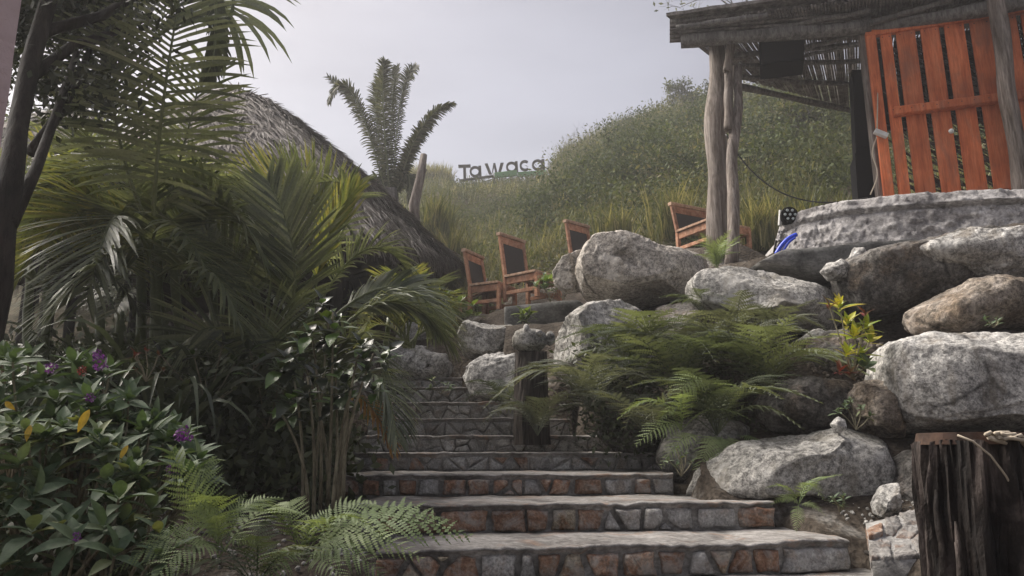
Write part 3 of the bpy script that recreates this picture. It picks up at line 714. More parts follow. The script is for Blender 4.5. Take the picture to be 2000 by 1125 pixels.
# charred post at the right edge
cb = P(1900, 1125, 2.3); cb.z = gz(cb.x, cb.y)-.2; ct = P(1897, 862, 2.3)
V, Fc = post_mesh(cb, ct, .164, .16, 140, 70, .24, 8)
cp_ = empty('charred_post', (cb.x, cb.y, cb.z)); tag(cp_, 'thick charred wooden post with shaggy bark, wrapped with pale wire near the camera', 'post')
wmesh('trunk', V, Fc, M['stump'], cp_, smooth=False)
V, Fc = tube([ct+Vector((0, 0, -.01)), ct+Vector((0, 0, .025))], [.15, .14], 24, .08, 4); wmesh('top_disc', V, Fc, M['heartwood'], cp_)
# bark strips
for k in range(16):
    a = -math.pi/2+random.uniform(-1.4, 1.4); h0 = random.uniform(.1, .75); ln = random.uniform(.2, .5)
    H = ct.z-cb.z; z1 = cb.z+H*(1-h0*.5); z0 = max(cb.z+.05, z1-ln)
    pts = []
    for t in range(7):
        r = .163+.012*noise.noise((k, t*.6, 0)); aa = a+.05*noise.noise((k*3, t*.5, 2)); pts.append(Vector((ct.x+math.cos(aa)*r, ct.y+math.sin(aa)*r, z0+(z1-z0)*t/6)))
    V, Fc = tube(pts, [.004, .010, .013, .012, .014, .010, .004], 6, .5, k); wmesh('bark_strip', V, Fc, M['stump'], cp_, smooth=True)
wpts = [P(1870, 850, 2.13), P(1900, 862, 2.12), P(1935, 890, 2.12), P(1965, 930, 2.14), P(1988, 975, 2.17), P(2005, 1030, 2.2), P(2015, 1100, 2.22)]
V, Fc = tube(wpts, .0032, 6); o = wmesh('wire', V, Fc, M['rope'], None, smooth=True); tag(o, 'thin pale wire hanging down the face of the charred post', 'wire')
mb = MB()
for k in range(9):
    a0 = P(1925+k*6, 852+random.uniform(-6, 6), 2.12); mb.add(*tube([a0, a0+Vector((.02, .01, random.uniform(-.01, .012))), a0+Vector((.06, .03, random.uniform(-.02, .01))), a0+Vector((.10, .06, -.02))], .006, 5))
o = mb.build('rope_knot', M['rope'], None, smooth=True); tag(o, 'frayed whitish rope knot on top of the charred post', 'rope')
# stick lying by the lowest step
V, Fc = tube(bez_through(P(1690, 1078, 4.05), P(1745, 1098, 3.9), P(1810, 1122, 3.75), 8), [.012, .014, .015, .014, .013, .012, .012, .01, .008], 7, .2); o = wmesh('fallen_stick', V, Fc, M['bark'], None, smooth=True); tag(o, 'long dark stick lying against the flagstones by the lowest step', 'stick')

# ------------------------------------------------------------------ leaves, fronds
def leaf_mesh(name, mat, width=.34, droop=.25, fold=.25, seg=6, pointed=1.4, wave=.0):
    V = []; Fc = []
    for i in range(seg+1):
        t = i/seg; wv = width/2*(math.sin(math.pi*min(1, t**.8))**.8)*(1-t**4*.3)
        if i == seg: wv = .004
        if i == 0: wv = .02
        zc = -droop*t*t
        for s_, zf in ((-1, fold), (-.5, fold*.45), (0, 0), (.5, fold*.45), (1, fold)):
            V.append((t, s_*wv, zc+zf*wv+wave*math.sin(t*9+s_)*abs(s_)*.03))
    for i in range(seg):
        for j in range(4): Fc.append((i*5+j, (i+1)*5+j, (i+1)*5+j+1, i*5+j+1))
    return mesh(name, V, Fc, M[mat], smooth=True)
def align(xdir, zdir):
    x = Vector(xdir).normalized(); z = Vector(zdir); y = z.cross(x)
    if y.length < 1e-4: y = Vector((0, 1, 0)).cross(x)
    y.normalize(); z = x.cross(y)
    return Matrix((x, y, z)).transposed()
def place(me, name, parent, loc, xdir, zdir, scale, sy=None):
    o = bpy.data.objects.new(name, me); sc.collection.objects.link(o); o.parent = parent
    m_ = align(xdir, zdir); o.rotation_euler = m_.to_euler()
    o.location = Vector(loc)-parent.location; o.scale = (scale, sy or scale, scale); return o
def stuff_leaves(name, mats_loc, leaf, mat, parent):
    """(loc,xdir,zdir,scale) list -> ONE joined mesh"""
    co = np.array([v.co[:] for v in leaf.vertices]); pol = np.array([p.vertices[:] for p in leaf.polygons])
    V = []; Fc = []
    for k, (loc, x, z, s_) in enumerate(mats_loc):
        m_ = np.array(align(x, z)); V.append(co@m_.T*s_+np.array(loc)); Fc.append(pol+k*len(co))
    V = np.concatenate(V); o = wmesh(name, V, np.concatenate(Fc), M[mat], parent, smooth=True); o['kind'] = 'stuff'; return o

def frond(path, nl, L_, wd, seed, droop=.35, ang=55, lift=.25, prof=None, sidev=None, rnd=.12, twist=.0, start=.15, norm=None):
    """pinnate palm frond; path = rachis points. returns (leaflet V,F,A),(rachis V,F)"""
    rs = random.Random(seed); m = len(path)-1
    V = []; Fc = []; A = []; nl = int(nl*1.3) if ang < 75 else nl; wd = wd*.72 if ang < 75 else wd
    for i in range(nl):
        t = start+(1-start)*(i+.5)/nl
        f = t*m; k = min(int(f), m-1); p = path[k].lerp(path[k+1], f-k)
        T = (path[min(k+1, m)]-path[max(k-1, 0)]).normalized()
        if sidev is not None: S0 = Vector(sidev)
        else:
            S0 = T.cross(Vector((0, 0, 1)))
            if S0.length < .15: S0 = Vector((1, 0, 0))
        S0 = (S0-T*S0.dot(T)).normalized(); U = S0.cross(T).normalized()
        if U.z < 0 and sidev is None: U = -U
        ll = L_*(.45+.75*math.sin(math.pi*min(1, (t-start*.4)**.85)) if prof is None else prof(t))
        if t > .85: ll *= 1-(t-.85)*2.2
        for sgn in (-1, 1):
            a = R(ang*(1.15-.55*t)+rs.gauss(0, 4)); l = ll*rs.uniform(1-rnd, 1+rnd)
            d = (T*math.cos(a)+S0*sgn*math.sin(a)+U*(lift+rs.gauss(0, .06))).normalized()
            q = p.copy(); n = len(V); seg = 5; wn = d.cross(U if norm is None else Vector(norm)).normalized()
            vr = rs.random()
            for j in range(seg+1):
                tt = j/seg; ww = wd*(.35+.65*math.sin(math.pi*min(1, tt*.85+.12)))*(1 if j < seg else .05)
                V.append(q+wn*ww/2); V.append(q-wn*ww/2); A += [vr, vr]
                d = (d+Vector((0, 0, -1))*droop*(.4+tt)/seg*1.6).normalized(); q = q+d*l/seg
            for j in range(seg): b = n+j*2; Fc.append((b, b+2, b+3, b+1))
    rad = [wd*.55*(1-.8*i/m)+.002 for i in range(m+1)]
    return (V, Fc, A), tube(path, rad, 6)
def add_frond(parent, path, nl, L_, wd, seed, mat='palm', **k):
    (V, Fc, A), (rv, rf) = frond(path, nl, L_, wd, seed, **k)
    n = len(V); fc = Fc+[tuple(i+n for i in f) for f in rf]
    o = wmesh('frond', V+rv, fc, M[mat], parent, var=A+[.7]*len(rv), smooth=False)
    o.data.materials.append(M['rachis']); o.data.polygons.foreach_set('material_index', [0]*len(Fc)+[1]*len(rf)); o.data.update()
    return o
# ---- hand placed palms on the left
def palm(name, label, base, stems, fronds, mat, group=None, cat='palm'):
    e = empty(name, base); tag(e, label, cat, group)
    for k, (a, b, r) in enumerate(stems):
        V, Fc = tube(lerp_path(a, b, 8, .05, k), [r*(1.15-.4*t/8) for t in range(9)], 9, .08, k); wmesh('stem', V, Fc, M['rachis'], e, var=[.3]*len(V), smooth=True)
    for k, f in enumerate(fronds):
        (a, m_, b), nl, L_, wd = f[:4]; kw = dict(f[4]) if len(f) > 4 else {}
        mt = kw.pop('mat', mat)
        path = bez_through(a, m_, b, 14) if not isinstance(a, tuple) else bez_through(P(*a), P(*m_), P(*b), 14)
        add_frond(e, path, nl, L_, wd, hash((label, k)) % 9999 if False else k*17+len(label), mt, **kw)
    return e
def gp(px, Y, dz=0): x = (px-1000)/F*Y; return Vector((x, Y, gz(x, Y)+dz))
# 1: front areca clump, right part
Y = 5.6
b1 = gp(560, 5.7)
fr1 = [
 (((561, 650, 5.3), (572, 490, 5.1), (520, 350, 5.2)), 50, .46, .03, dict(ang=48, droop=.12, sidev=(1, .2, 0))),
 (((515, 612, 5.6), (455, 500, 5.4), (330, 430, 5.6)), 44, .5, .03, dict(ang=55, droop=.15, sidev=(.6, .2, 1))),
 (((611, 600, 5.5), (645, 450, 5.3), (700, 370, 5.3)), 36, .24, .02, dict(ang=26, droop=.1, sidev=(1, 0, 0), mat='palmy')),
 (((620, 600, 5.9), (710, 490, 5.9), (790, 520, 6.0)), 42, .34, .024, dict(ang=60, droop=.35, lift=.2)),
 (((630, 640, 5.7), (770, 560, 5.8), (870, 640, 6.0)), 46, .38, .028, dict(ang=50, droop=.3, sidev=(0.3, .5, 1))),
 (((650, 660, 5.5), (770, 588, 5.6), (880, 668, 5.7)), 44, .52, .030, dict(ang=62, droop=.5, lift=.1)),
 (((590, 580, 6.2), (630, 400, 6.3), (450, 370, 6.4)), 48, .36, .026, dict(ang=55, droop=.2, sidev=(.3, .3, 1), mat='palm')),
 (((600, 560, 6.2), (690, 380, 6.3), (570, 370, 6.0)), 40, .26, .022, dict(ang=65, droop=.5)),
 (((700, 480, 6.3), (600, 375, 6.3), (420, 365, 6.3)), 50, .42, .026, dict(ang=62, droop=.12, sidev=(.2, .2, 1), mat='palmy')),
 (((470, 700, 5.2), (420, 640, 5.0), (335, 690, 4.9)), 34, .36, .024, dict(ang=60, droop=.3, sidev=(.1, .5, 1))),
 (((540, 740, 5.2), (530, 650, 5.0), (470, 650, 4.9)), 30, .36, .024, dict(ang=62, droop=.3, sidev=(.7, .1, 1))),
 (((600, 740, 5.2), (690, 660, 5.1), (770, 760, 5.0)), 34, .40, .024, dict(ang=60, droop=.5)),
]
palm('areca_palm', 'broad green areca palm clump with long arching fronds beside the upper steps', b1,
     [(b1+Vector((random.uniform(-.4, .4), random.uniform(-.3, .3), 0)), P(x, y, 5.8), .03) for x, y in ((560, 640), (520, 620), (610, 600), (640, 650), (585, 560), (600, 700))], fr1, 'palm', 'areca palms on the left bank')
# 2: tall palm with see-through fronds against the sky
b2 = gp(330, 5.2)
fr2 = [
 (((300, 420, 4.4), (320, 190, 4.1), (362, -60, 4.0)), 38, .46, .024, dict(ang=78, droop=.38, sidev=(1, .1, 0), lift=.05)),
 (((280, 420, 4.5), (225, 230, 4.3), (215, 30, 4.2)), 36, .40, .022, dict(ang=76, droop=.3, sidev=(1, .1, 0))),
 (((310, 440, 5.3), (370, 350, 5.2), (460, 380, 5.2)), 40, .4, .026, dict(ang=60, droop=.28)),
 (((300, 440, 5.3), (200, 330, 5.2), (60, 440, 5.1)), 44, .55, .028, dict(ang=60, droop=.35)),
 (((300, 470, 5.2), (420, 400, 5.0), (520, 520, 4.9)), 44, .55, .03, dict(ang=60, droop=.28)),
 (((295, 480, 5.2), (170, 410, 5.0), (20, 560, 4.9)), 44, .5, .028, dict(ang=60, droop=.28, mat='palmy')),
 (((290, 520, 5.1), (330, 430, 4.8), (420, 560, 4.6)), 40, .46, .026, dict(ang=60, droop=.3)),
 (((290, 500, 5.1), (230, 420, 4.8), (170, 590, 4.6)), 40, .5, .028, dict(ang=60, droop=.3)),
 (((310, 430, 4.9), (355, 300, 4.8), (400, 110, 4.8)), 36, .42, .022, dict(ang=76, droop=.3, sidev=(1, .1, 0))),
 (((280, 540, 5.0), (190, 520, 4.7), (90, 640, 4.5)), 38, .42, .026, dict(ang=60, droop=.3)),
 (((310, 540, 5.0), (400, 520, 4.7), (470, 640, 4.6)), 38, .42, .026, dict(ang=60, droop=.3)),
 (((420, 60, 4.4), (455, 10, 4.4), (430, -80, 4.4)), 20, .5, .03, dict(ang=120, droop=.7, sidev=(1, 0, 0))),
]
palm('areca_palm', 'tall dark palm with fronds spread like combs against the bright sky', b2,
     [(b2+Vector((random.uniform(-.3, .3), random.uniform(-.2, .2), 0)), P(x, y, 5.3), .04) for x, y in ((300, 420), (285, 400), (310, 440), (270, 470), (335, 480))], fr2, 'palm', 'areca palms on the left bank')
# 3: left yellowish palm
b3 = gp(60, 5.6)
def fan(cx, cy, Y, n, r, seed, L_=.45, a0=-20, a1=200, mat='palm', dY=.8, nl=38, droop=.24, wd=.026):
    rs = random.Random(seed); out_ = []
    for k in range(n):
        a = R(a0+(a1-a0)*(k+.5)/n+rs.uniform(-8, 8)); rr = r*rs.uniform(.8, 1.15); dy = rs.uniform(-dY, dY*.4)
        mx, my = cx+math.cos(a)*rr*.55, cy-math.sin(a)*rr*.62-rr*.12; ex, ey = cx+math.cos(a)*rr, cy-math.sin(a)*rr*.75+rr*.25
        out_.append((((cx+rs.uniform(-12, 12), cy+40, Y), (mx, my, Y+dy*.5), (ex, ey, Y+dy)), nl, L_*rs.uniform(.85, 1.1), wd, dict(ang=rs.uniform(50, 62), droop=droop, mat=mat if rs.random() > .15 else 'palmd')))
    return out_
palm('areca_palm', 'yellowing palm beside the dark trunk at the far edge', b3, [(b3, P(60, 520, 5.6), .04), (b3+Vector((.2, 0, 0)), P(90, 540, 5.6), .035)],
     fan(70, 520, 5.6, 11, 210, 3, mat='palmy'), 'palmy', 'areca palms on the left bank')
b4 = gp(200, 6.4)
palm('areca_palm', 'dense dark palm deep behind the yellowing one', b4, [(b4, P(200, 520, 6.4), .045), (b4+Vector((.2, .1, 0)), P(230, 540, 6.4), .04)],
     fan(205, 470, 6.4, 13, 250, 5, .55, mat='palm', dY=1.0), 'palm', 'areca palms on the left bank')
b5 = gp(420, 6.6)
palm('areca_palm', 'leafy palm between the tall comb palm and the thatched hut', b5, [(b5, P(420, 480, 6.6), .045), (b5+Vector((.2, .1, 0)), P(450, 500, 6.6), .04)],
     fan(380, 540, 6.6, 12, 180, 8, .42, mat='palm', dY=1.0, wd=.028), 'palm', 'areca palms on the left bank')
b6 = gp(740, 7.6)
palm('areca_palm', 'low bright palm under the thatched eave near the stair head', b6, [(b6, P(760, 620, 7.6), .035)],
     fan(800, 640, 7.4, 9, 100, 12, .3, mat='palmy', dY=.5, wd=.024, nl=30), 'palmy', 'areca palms on the left bank')
b7 = gp(640, 4.9)
palm('areca_palm', 'low drooping palm with browned tips hanging over the steps', b7, [(b7, P(660, 740, 4.9), .025)],
     [(((660, 760, 4.9), (735, 735, 4.7), (775, 860, 4.55)), 34, .30, .02, dict(ang=50, droop=.6)),
      (((660, 770, 4.9), (720, 790, 4.7), (765, 880, 4.6)), 22, .2, .018, dict(ang=45, droop=.7, mat='palmdry')),
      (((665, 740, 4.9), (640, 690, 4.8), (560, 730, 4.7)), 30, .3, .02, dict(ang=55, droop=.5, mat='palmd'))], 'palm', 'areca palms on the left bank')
# strap-leaved plants
def strap_plant(base, n, h, seed, label, mat='strap', wd=.035):
    rs = random.Random(seed); e = empty('strap_leaf_plant', base); tag(e, label, 'plant', 'strap leaved plants under the palms')
    for k in range(n):
        a = rs.uniform(0, 6.28); l = h*rs.uniform(.6, 1.1); tip = Vector(base)+Vector((math.cos(a)*l*rs.uniform(.4, .9), math.sin(a)*l*.5, l*rs.uniform(.2, .7))); mid = Vector(base)+Vector((math.cos(a)*l*.3, math.sin(a)*l*.2, l*.95))
        pth = bez(base, mid, tip, 8); V = []; Fc = []
        for i, p in enumerate(pth):
            t = i/8; T = (pth[min(i+1, 8)]-pth[max(i-1, 0)]).normalized(); s_ = T.cross(Vector((math.cos(a), math.sin(a), .3))).normalized(); w_ = wd*(math.sin(math.pi*min(1, t*.75+.2)))*(1 if i < 8 else .05)
            V += [p+s_*w_/2, p+Vector((0, 0, -w_*.15)), p-s_*w_/2]
        for i in range(8):
            b = i*3; Fc += [(b, b+3, b+4, b+1), (b+1, b+4, b+5, b+2)]
        wmesh('leaf', V, Fc, M[mat], e, var=[rs.random()]*len(V), smooth=True)
for i, (px, Y, n, h, lb) in enumerate([(120, 4.6, 46, 1.25, 'shaggy strap leaved plant below the yellowing palm'), (330, 4.5, 46, 1.3, 'shaggy strap leaved plant beneath the tall comb palm'), (230, 5.0, 40, 1.5, 'taller strap leaved plant between its two shaggy neighbours'), (440, 4.9, 36, 1.1, 'narrow strap leaved plant left of the broad areca clump'), (20, 4.2, 36, 1.2, 'strap leaved plant at the edge of the picture behind the flowering shrub')]):
    strap_plant(gp(px, Y), n, h, 40+i, lb)

# ---- ferns
def fern_mesh(name, mat, seed, npin=22, wide=.24, arch=.16):
    rs = random.Random(seed); V = []; Fc = []
    def rp(t): return Vector((t-.06*t*t, 0, arch*math.sin(math.pi*t*.95)-(.08+.08*seed)*t**3))
    for i in range(npin*2):
        side = 1 if i % 2 else -1; t = .14+.86*((i//2)+.5+.25*side)/npin; p = rp(t)
        T = (rp(min(1, t+.02))-rp(t-.02)).normalized()
        ll = wide*(math.sin(math.pi*(1-(1-t)**1.25)*.98)**.75)*rs.uniform(.9, 1.08)+.01
        a = R(72-22*t+rs.gauss(0, 3)); d = (T*math.cos(a)+Vector((0, side*math.sin(a), .06+rs.gauss(0, .13)))).normalized(); q = p.copy(); nsub = max(4, int(11*ll/wide)); prev = q
        up = Vector((0, 0, 1)); wdt = .021*(.5+ll/wide*.6)
        for j in range(nsub):
            tt = (j+.5)/nsub; q = prev+d*ll/nsub; cs = d.cross(up).normalized(); w_ = wdt*(1-tt)**.6*(1.0 if j else .7)
            n = len(V)
            st = d*(ll/nsub)
            V += [prev, prev+cs*w_*.85+d*(w_*.3), prev+cs*w_*1.08+d*(w_*.75), prev+st*.92, prev-cs*w_*.85+d*(w_*.3), prev-cs*w_*1.08+d*(w_*.75)]
            Fc += [(n, n+1, n+2, n+3), (n, n+3, n+5, n+4)]
            n = len(V); V += [prev+cs*.002, q+cs*.001, q-cs*.001, prev-cs*.002]; Fc.append((n, n+1, n+2, n+3))
            d = (d+Vector((0, 0, -.055))+T*.03).normalized(); prev = q
    tv, tf = tube([rp(k/12)+Vector((0, 0, -.003)) for k in range(13)], [.0065*(1-.85*k/12) for k in range(13)], 5)
    n = len(V); V += tv; Fc += [tuple(i+n for i in f) for f in tf]
    return mesh(name, V, Fc, M[mat])
FM = {m_: [fern_mesh('fern_frond', m_, k, 14+k*2, .22+.02*k, .12+.05*k) for k in range(4)] for m_ in ('fern', 'fernlt', 'fernd')}
def fern(base, n, L_, seed, mat, label, tips=None, group=None, spread=(0, 360), up=(.25, .95)):
    rs = random.Random(seed); base = Vector(base); e = empty('fern', base); tag(e, label, 'fern', group)
    for k in range(n):
        a = R(spread[0]+(spread[1]-spread[0])*(k+rs.uniform(.1, .9))/n); u = rs.uniform(*up); d = Vector((math.cos(a), math.sin(a)*.9, u)).normalized(); l = L_*rs.uniform(.7, 1.12)
        place(rs.choice(FM[mat]), 'frond', e, base, d, Vector((0, 0, 1)), l)
    for k, tp in enumerate(tips or []):
        b = P(*tp[0]) if len(tp) > 1 and isinstance(tp[0], tuple) else base; tip = P(*tp[-1]) if isinstance(tp[-1], tuple) else P(*tp)
        d = tip-b; up_ = Vector((0, -.75, 1)) if abs(d.normalized().z) < .85 else Vector((0, -1, .2))
        place(FM[mat][k % 4], 'frond', e, b, d, up_, d.length*1.05)
    return e
FG = 'ferns on the boulder bank'
fl = [
 ((1050, 850, 6.05), 9, .62, 'fernd', 'small dusty fern at the foot of the grooved bollard'),
 ((1150, 800, 6.0), 12, .85, 'fernd', 'dark arching fern right beside the bollard, over the middle steps'),
 ((1240, 730, 6.2), 13, .85, 'fern', 'fern spilling in front of the domed grey boulder'),
 ((1330, 770, 5.9), 14, .95, 'fern', 'large fern in the middle of the bank'),
 ((1440, 720, 6.0), 12, .80, 'fernd', 'upright dusty fern below the long low boulder'),
 ((1490, 770, 5.6), 14, .85, 'fern', 'fern reaching over the dark mottled boulder'),
 ((1370, 610, 6.7), 6, .42, 'fern', 'small fern growing from the gap under the slotted boulder'),
 ((1400, 850, 5.3), 14, .72, 'fern', 'fern hanging above the broad speckled boulder'),
 ((1270, 860, 5.6), 12, .70, 'fernd', 'low dark fern at the edge of the middle steps'),
 ((1510, 660, 6.2), 7, .55, 'fernd', 'tall feathery fern before the long low boulder'),
 ((1350, 710, 6.3), 9, .65, 'fernd', 'fern tucked behind the large central one'),
]
for i, (b, n, L_, mt, lb) in enumerate(fl): fern(P(*b), n+4, L_, 100+i, mt, lb, group=FG)
fern(P(1330, 840, 5.3), 5, .5, 130, 'fernlt', 'bright green fern drooping at the lower edge of the bank', group=FG, spread=(180, 360),
     tips=[((1340, 830, 5.3), (1242, 862, 5.0)), ((1420, 850, 5.2), (1450, 915, 5.0)), ((1400, 850, 5.2), (1360, 930, 5.0)), ((1390, 760, 5.3), (1300, 785, 5.0)), ((1440, 850, 5.2), (1500, 880, 5.0)), ((1370, 850, 5.2), (1290, 900, 5.0)), ((1410, 850, 5.2), (1400, 925, 5.0))])
fern(P(1560, 985, 4.3), 5, .28, 131, 'fernlt', 'tiny bright fern on the rusty step against the broad boulder', group=FG, spread=(160, 380), tips=[((1560, 985, 4.3), (1555, 1035, 4.15)), ((1560, 985, 4.3), (1612, 1000, 4.2)), ((1560, 985, 4.3), (1510, 975, 4.25))])
fern(P(1400, 530, 7.0), 12, .42, 132, 'fernlt', 'yellow green fern sprouting at the foot of the pavilion post', group=FG, up=(.8, 2.0))
FG2 = 'ferns by the lower steps'
fern(P(985, 800, 6.9), 9, .55, 133, 'fern', 'fern beside the upper steps, left of the bollard', group=FG)
fern(P(425, 1090, 2.35), 3, .34, 134, 'fernlt', 'bright upright fern beside the flowering shrub', group=FG2, tips=[
  ((425, 1060, 2.32), (330, 868, 2.25)), ((430, 1065, 2.3), (215, 1098, 2.12)), ((440, 1075, 2.3), (265, 1150, 2.05)), ((420, 1050, 2.35), (400, 880, 2.4)), ((430, 1050, 2.32), (480, 960, 2.35)), ((430, 1060, 2.3), (345, 960, 2.2)), ((440, 1060, 2.35), (545, 955, 2.45)), ((435, 1070, 2.3), (300, 1030, 2.15)), ((435, 1070, 2.3), (420, 1000, 2.15)), ((440, 1080, 2.3), (500, 1050, 2.2))])
fern(P(590, 1085, 2.6), 4, .36, 135, 'fernlt', 'bright fern whose long fronds reach across the lowest steps', group=FG2, spread=(180, 360), tips=[
  ((570, 1070, 2.6), (925, 1030, 2.65)), ((590, 1080, 2.55), (820, 1065, 2.45)), ((600, 1075, 2.6), (775, 975, 2.8)), ((580, 1090, 2.5), (510, 1160, 2.25)), ((600, 1090, 2.5), (680, 1135, 2.3)), ((580, 1085, 2.6), (650, 985, 2.7)), ((590, 1090, 2.5), (760, 1110, 2.4)), ((580, 1080, 2.55), (560, 960, 2.7)), ((590, 1080, 2.5), (880, 1000, 2.8))])
fern(P(500, 1150, 2.35), 11, .3, 136, 'fern', 'low green fern between the two bright ones', group=FG2)

# ---- shrubs
LM = [leaf_mesh('leaf', 'leaf', .42, .22+.08*k, .3) for k in range(3)]
LB = [leaf_mesh('leaf', 'leafb', .5, .2+.1*k, .2) for k in range(3)]
LY = leaf_mesh('leaf', 'leafy', .38, .1, .2); LC = [leaf_mesh('leaf', 'leafcrot', .32, .2, .3)]; LR = [leaf_mesh('leaf', 'leafred', .3, .4, .2)]
LBR = [leaf_mesh('leaf', 'broad', .6, .35, .2)]
def whorl(e, c, axis, n, L_, leaves, rs, budget, extra, open_=(.25, 1.1)):
    axis = Vector(axis).normalized(); ref = axis.cross(Vector((.3, 1, .1))).normalized(); r2 = axis.cross(ref)
    for k in range(n):
        a = k*2.4+rs.uniform(-.3, .3); u = open_[0]+(open_[1]-open_[0])*(k/n)
        d = (ref*math.cos(a)+r2*math.sin(a))*math.sin(u*1.4)+axis*math.cos(u*1.4)*.9
        l = L_*rs.uniform(.55, 1.2)*(.65+.35*k/n*1.2); loc = Vector(c)-axis*(.03*k/n)
        if budget[0] > 0: place(rs.choice(leaves), 'leaf', e, loc, d, axis+Vector((0, 0, .3)), l); budget[0] -= 1
        else: extra.append((loc, d, axis, l))
def flowerball(parent, c, r, seed, mat='flower'):
    rs = random.Random(seed); mb = MB()
    for k in range(46):
        d = Vector((rs.gauss(0, 1), rs.gauss(0, 1), rs.gauss(0, 1))).normalized(); q = c+d*r*rs.uniform(.5, 1); s_ = d.cross(Vector((rs.random(), rs.random(), rs.random()))).normalized(); u = s_.cross(d); z = r*.34
        mb.add([q-s_*z*.4, q+d*z-u*z*.5, q+s_*z+d*z*.8, q+u*z*.6+d*z*.2], [(0, 1, 2, 3)], rs.random())
    wmesh('flower', mb.V, mb.F, M[mat], parent, var=mb.A)
def shrub(label, base, outline, Ys, nw, per, L_, seed, leaves, flowers=(), mat='leaf', axis=(0, -.35, 1), stems=True, cat='shrub', extras=()):
    """outline: function(px)->(top py, bottom py)"""
    rs = random.Random(seed); e = empty('flowering_shrub', base); tag(e, label, cat)
    bud = [290]; ext = []; cs = []
    lst = []
    for k in range(nw):
        px = rs.uniform(*outline[0]); t, b = outline[1](px); f = rs.random()**1.15; py = t+(b-t)*f
        Y = Ys[0]+(Ys[1]-Ys[0])*(1-f)*rs.uniform(.6, 1)+rs.uniform(-.08, .25)
        lst.append((Y, px, py))
    lst.sort()
    for Y, px, py in lst:
        c = P(px, py, Y); ax = Vector(axis)+Vector((rs.gauss(0, .35), rs.gauss(0, .3), rs.gauss(0, .1)))
        whorl(e, c, ax, per, L_, leaves, rs, bud, ext); cs.append(c)
        if rs.random() < .6:
            V, Fc = tube(bez(c-Vector((0, 0, .01)), c+Vector((0, .05, -.2)), Vector(base)+Vector((rs.uniform(-.3, .3), rs.uniform(-.1, .2), 0)), 6), [.004, .004, .005, .006, .007, .008, .009], 5); wmesh('stem', V, Fc, M['stem'], e)
    if ext: stuff_leaves('foliage', ext, leaves[0], mat, e)
    for k, (px, py, Y, r, mt) in enumerate(flowers): flowerball(e, P(px, py, Y), r, seed+k, mt)
    for (me, p0, d, z, s_) in extras: place(me, 'leaf', e, p0, d, z, s_)
    return e
def top1(px): return (np.interp(px, [-40, 0, 80, 200, 235, 300, 360, 405], [700, 690, 695, 700, 735, 800, 840, 900]), np.interp(px, [0, 200, 300, 405], [900, 900, 950, 930]))
e_ = shrub('bushy shrub in the near corner with green leaf whorls, purple flowers and one yellow leaf', gp(150, 2.9), ((-60, 395), top1), (2.35, 3.0), 120, 9, .105, 11, LM,
      flowers=[(100, 718, 2.5, .018, 'flower'), (195, 708, 2.45, .026, 'flower'), (190, 690, 2.5, .014, 'flower'), (176, 776, 2.4, .014, 'flower'), (360, 850, 2.4, .026, 'flower'), (335, 915, 2.4, .014, 'flower'), (160, 725, 2.5, .015, 'redf')],
      extras=[(LY, P(60, 830, 2.4), (.2, -.6, -1), (0, -1, .2), .06), (LY, P(250, 870, 2.4), (-.4, -.3, -1), (0, -1, .3), .05), (LY, P(175, 800, 2.3), (-.35, -.2, -1), (0, -1, .2), .075), (LY, P(10, 785, 2.5), (.8, -.2, -.5), (0, -1, .2), .05)])
def top2(px): return (np.interp(px, [-40, 100, 200, 330], [900, 880, 900, 960]), np.interp(px, [-40, 330], [1120, 1090]))
shrub('lower leafy shrub with broad pointed leaves in the bottom corner', gp(120, 2.5), ((-60, 320), top2), (2.1, 2.5), 52, 7, .115, 12, LM, flowers=[(150, 1048, 2.05, .012, 'flower'), (345, 918, 2.4, .01, 'flower')])
# croton-like shrub with tall bare stems
rs = random.Random(21); cb_ = gp(600, 4.3); e = empty('tall_stemmed_shrub', cb_); tag(e, 'spindly shrub of bare pale stems topped with dark glossy leaves, left of the steps', 'shrub')
tops = [(545, 800), (600, 735), (585, 690), (640, 650), (650, 610), (655, 720), (700, 690), (730, 690), (680, 800), (610, 660), (575, 745), (690, 740)]
bots = [(600, 985), (612, 1000), (640, 975), (612, 990), (640, 980), (655, 970), (660, 975), (665, 960), (670, 965), (625, 990), (590, 990), (650, 985)]
bud = [280]; ext = []
for k, ((tx, ty), (bx, by)) in enumerate(zip(tops, bots)):
    Yk = 4.2+rs.uniform(-.15, .2); a = P(bx, by+10, Yk); b = P(tx, ty, Yk-.05)
    V, Fc = tube(bez(a, Vector((a.x, a.y, (a.z+b.z)/2)), b, 8), [.011-.0007*q for q in range(9)], 6, .1, k); wmesh('stem', V, Fc, M['stem'], e, smooth=True)
    for j in range(3):
        c = b+Vector((rs.uniform(-.1, .1), rs.uniform(-.1, .1), rs.uniform(-.14, .08))); whorl(e, c, (rs.gauss(0, .3), -.4, 1), 7, .135, LB, rs, bud, ext, (.3, 1.25))
# yellow croton
cb2 = P(1665, 740, 5.0); e = empty('croton_plant', cb2); tag(e, 'yellow and red croton plant growing on the dirt bank among the boulders', 'plant'); bud = [290]; ext = []
for (px, py, m_, n) in [(1640, 598, LC, 11), (1670, 655, LC, 12), (1655, 630, LC, 10), (1690, 640, LC, 10), (1700, 665, LC, 9), (1655, 690, LC, 9), (1680, 690, LC, 10), (1620, 600, LR, 1), (1690, 615, LR, 1), (1660, 730, LR, 6), (1690, 715, LM, 6), (1640, 725, LR, 3)]:
    c = P(px, py, 5.0+rs.uniform(-.08, .08)); whorl(e, c, (rs.gauss(0, .25), -.5, 1), n+2, .15, m_, rs, bud, ext, (.1, 1.0))
    V, Fc = tube(bez(cb2, Vector((cb2.x*.5+c.x*.5, c.y, (cb2.z+c.z)/2)), c, 5), .005, 5); wmesh('stem', V, Fc, M['stem'], e)
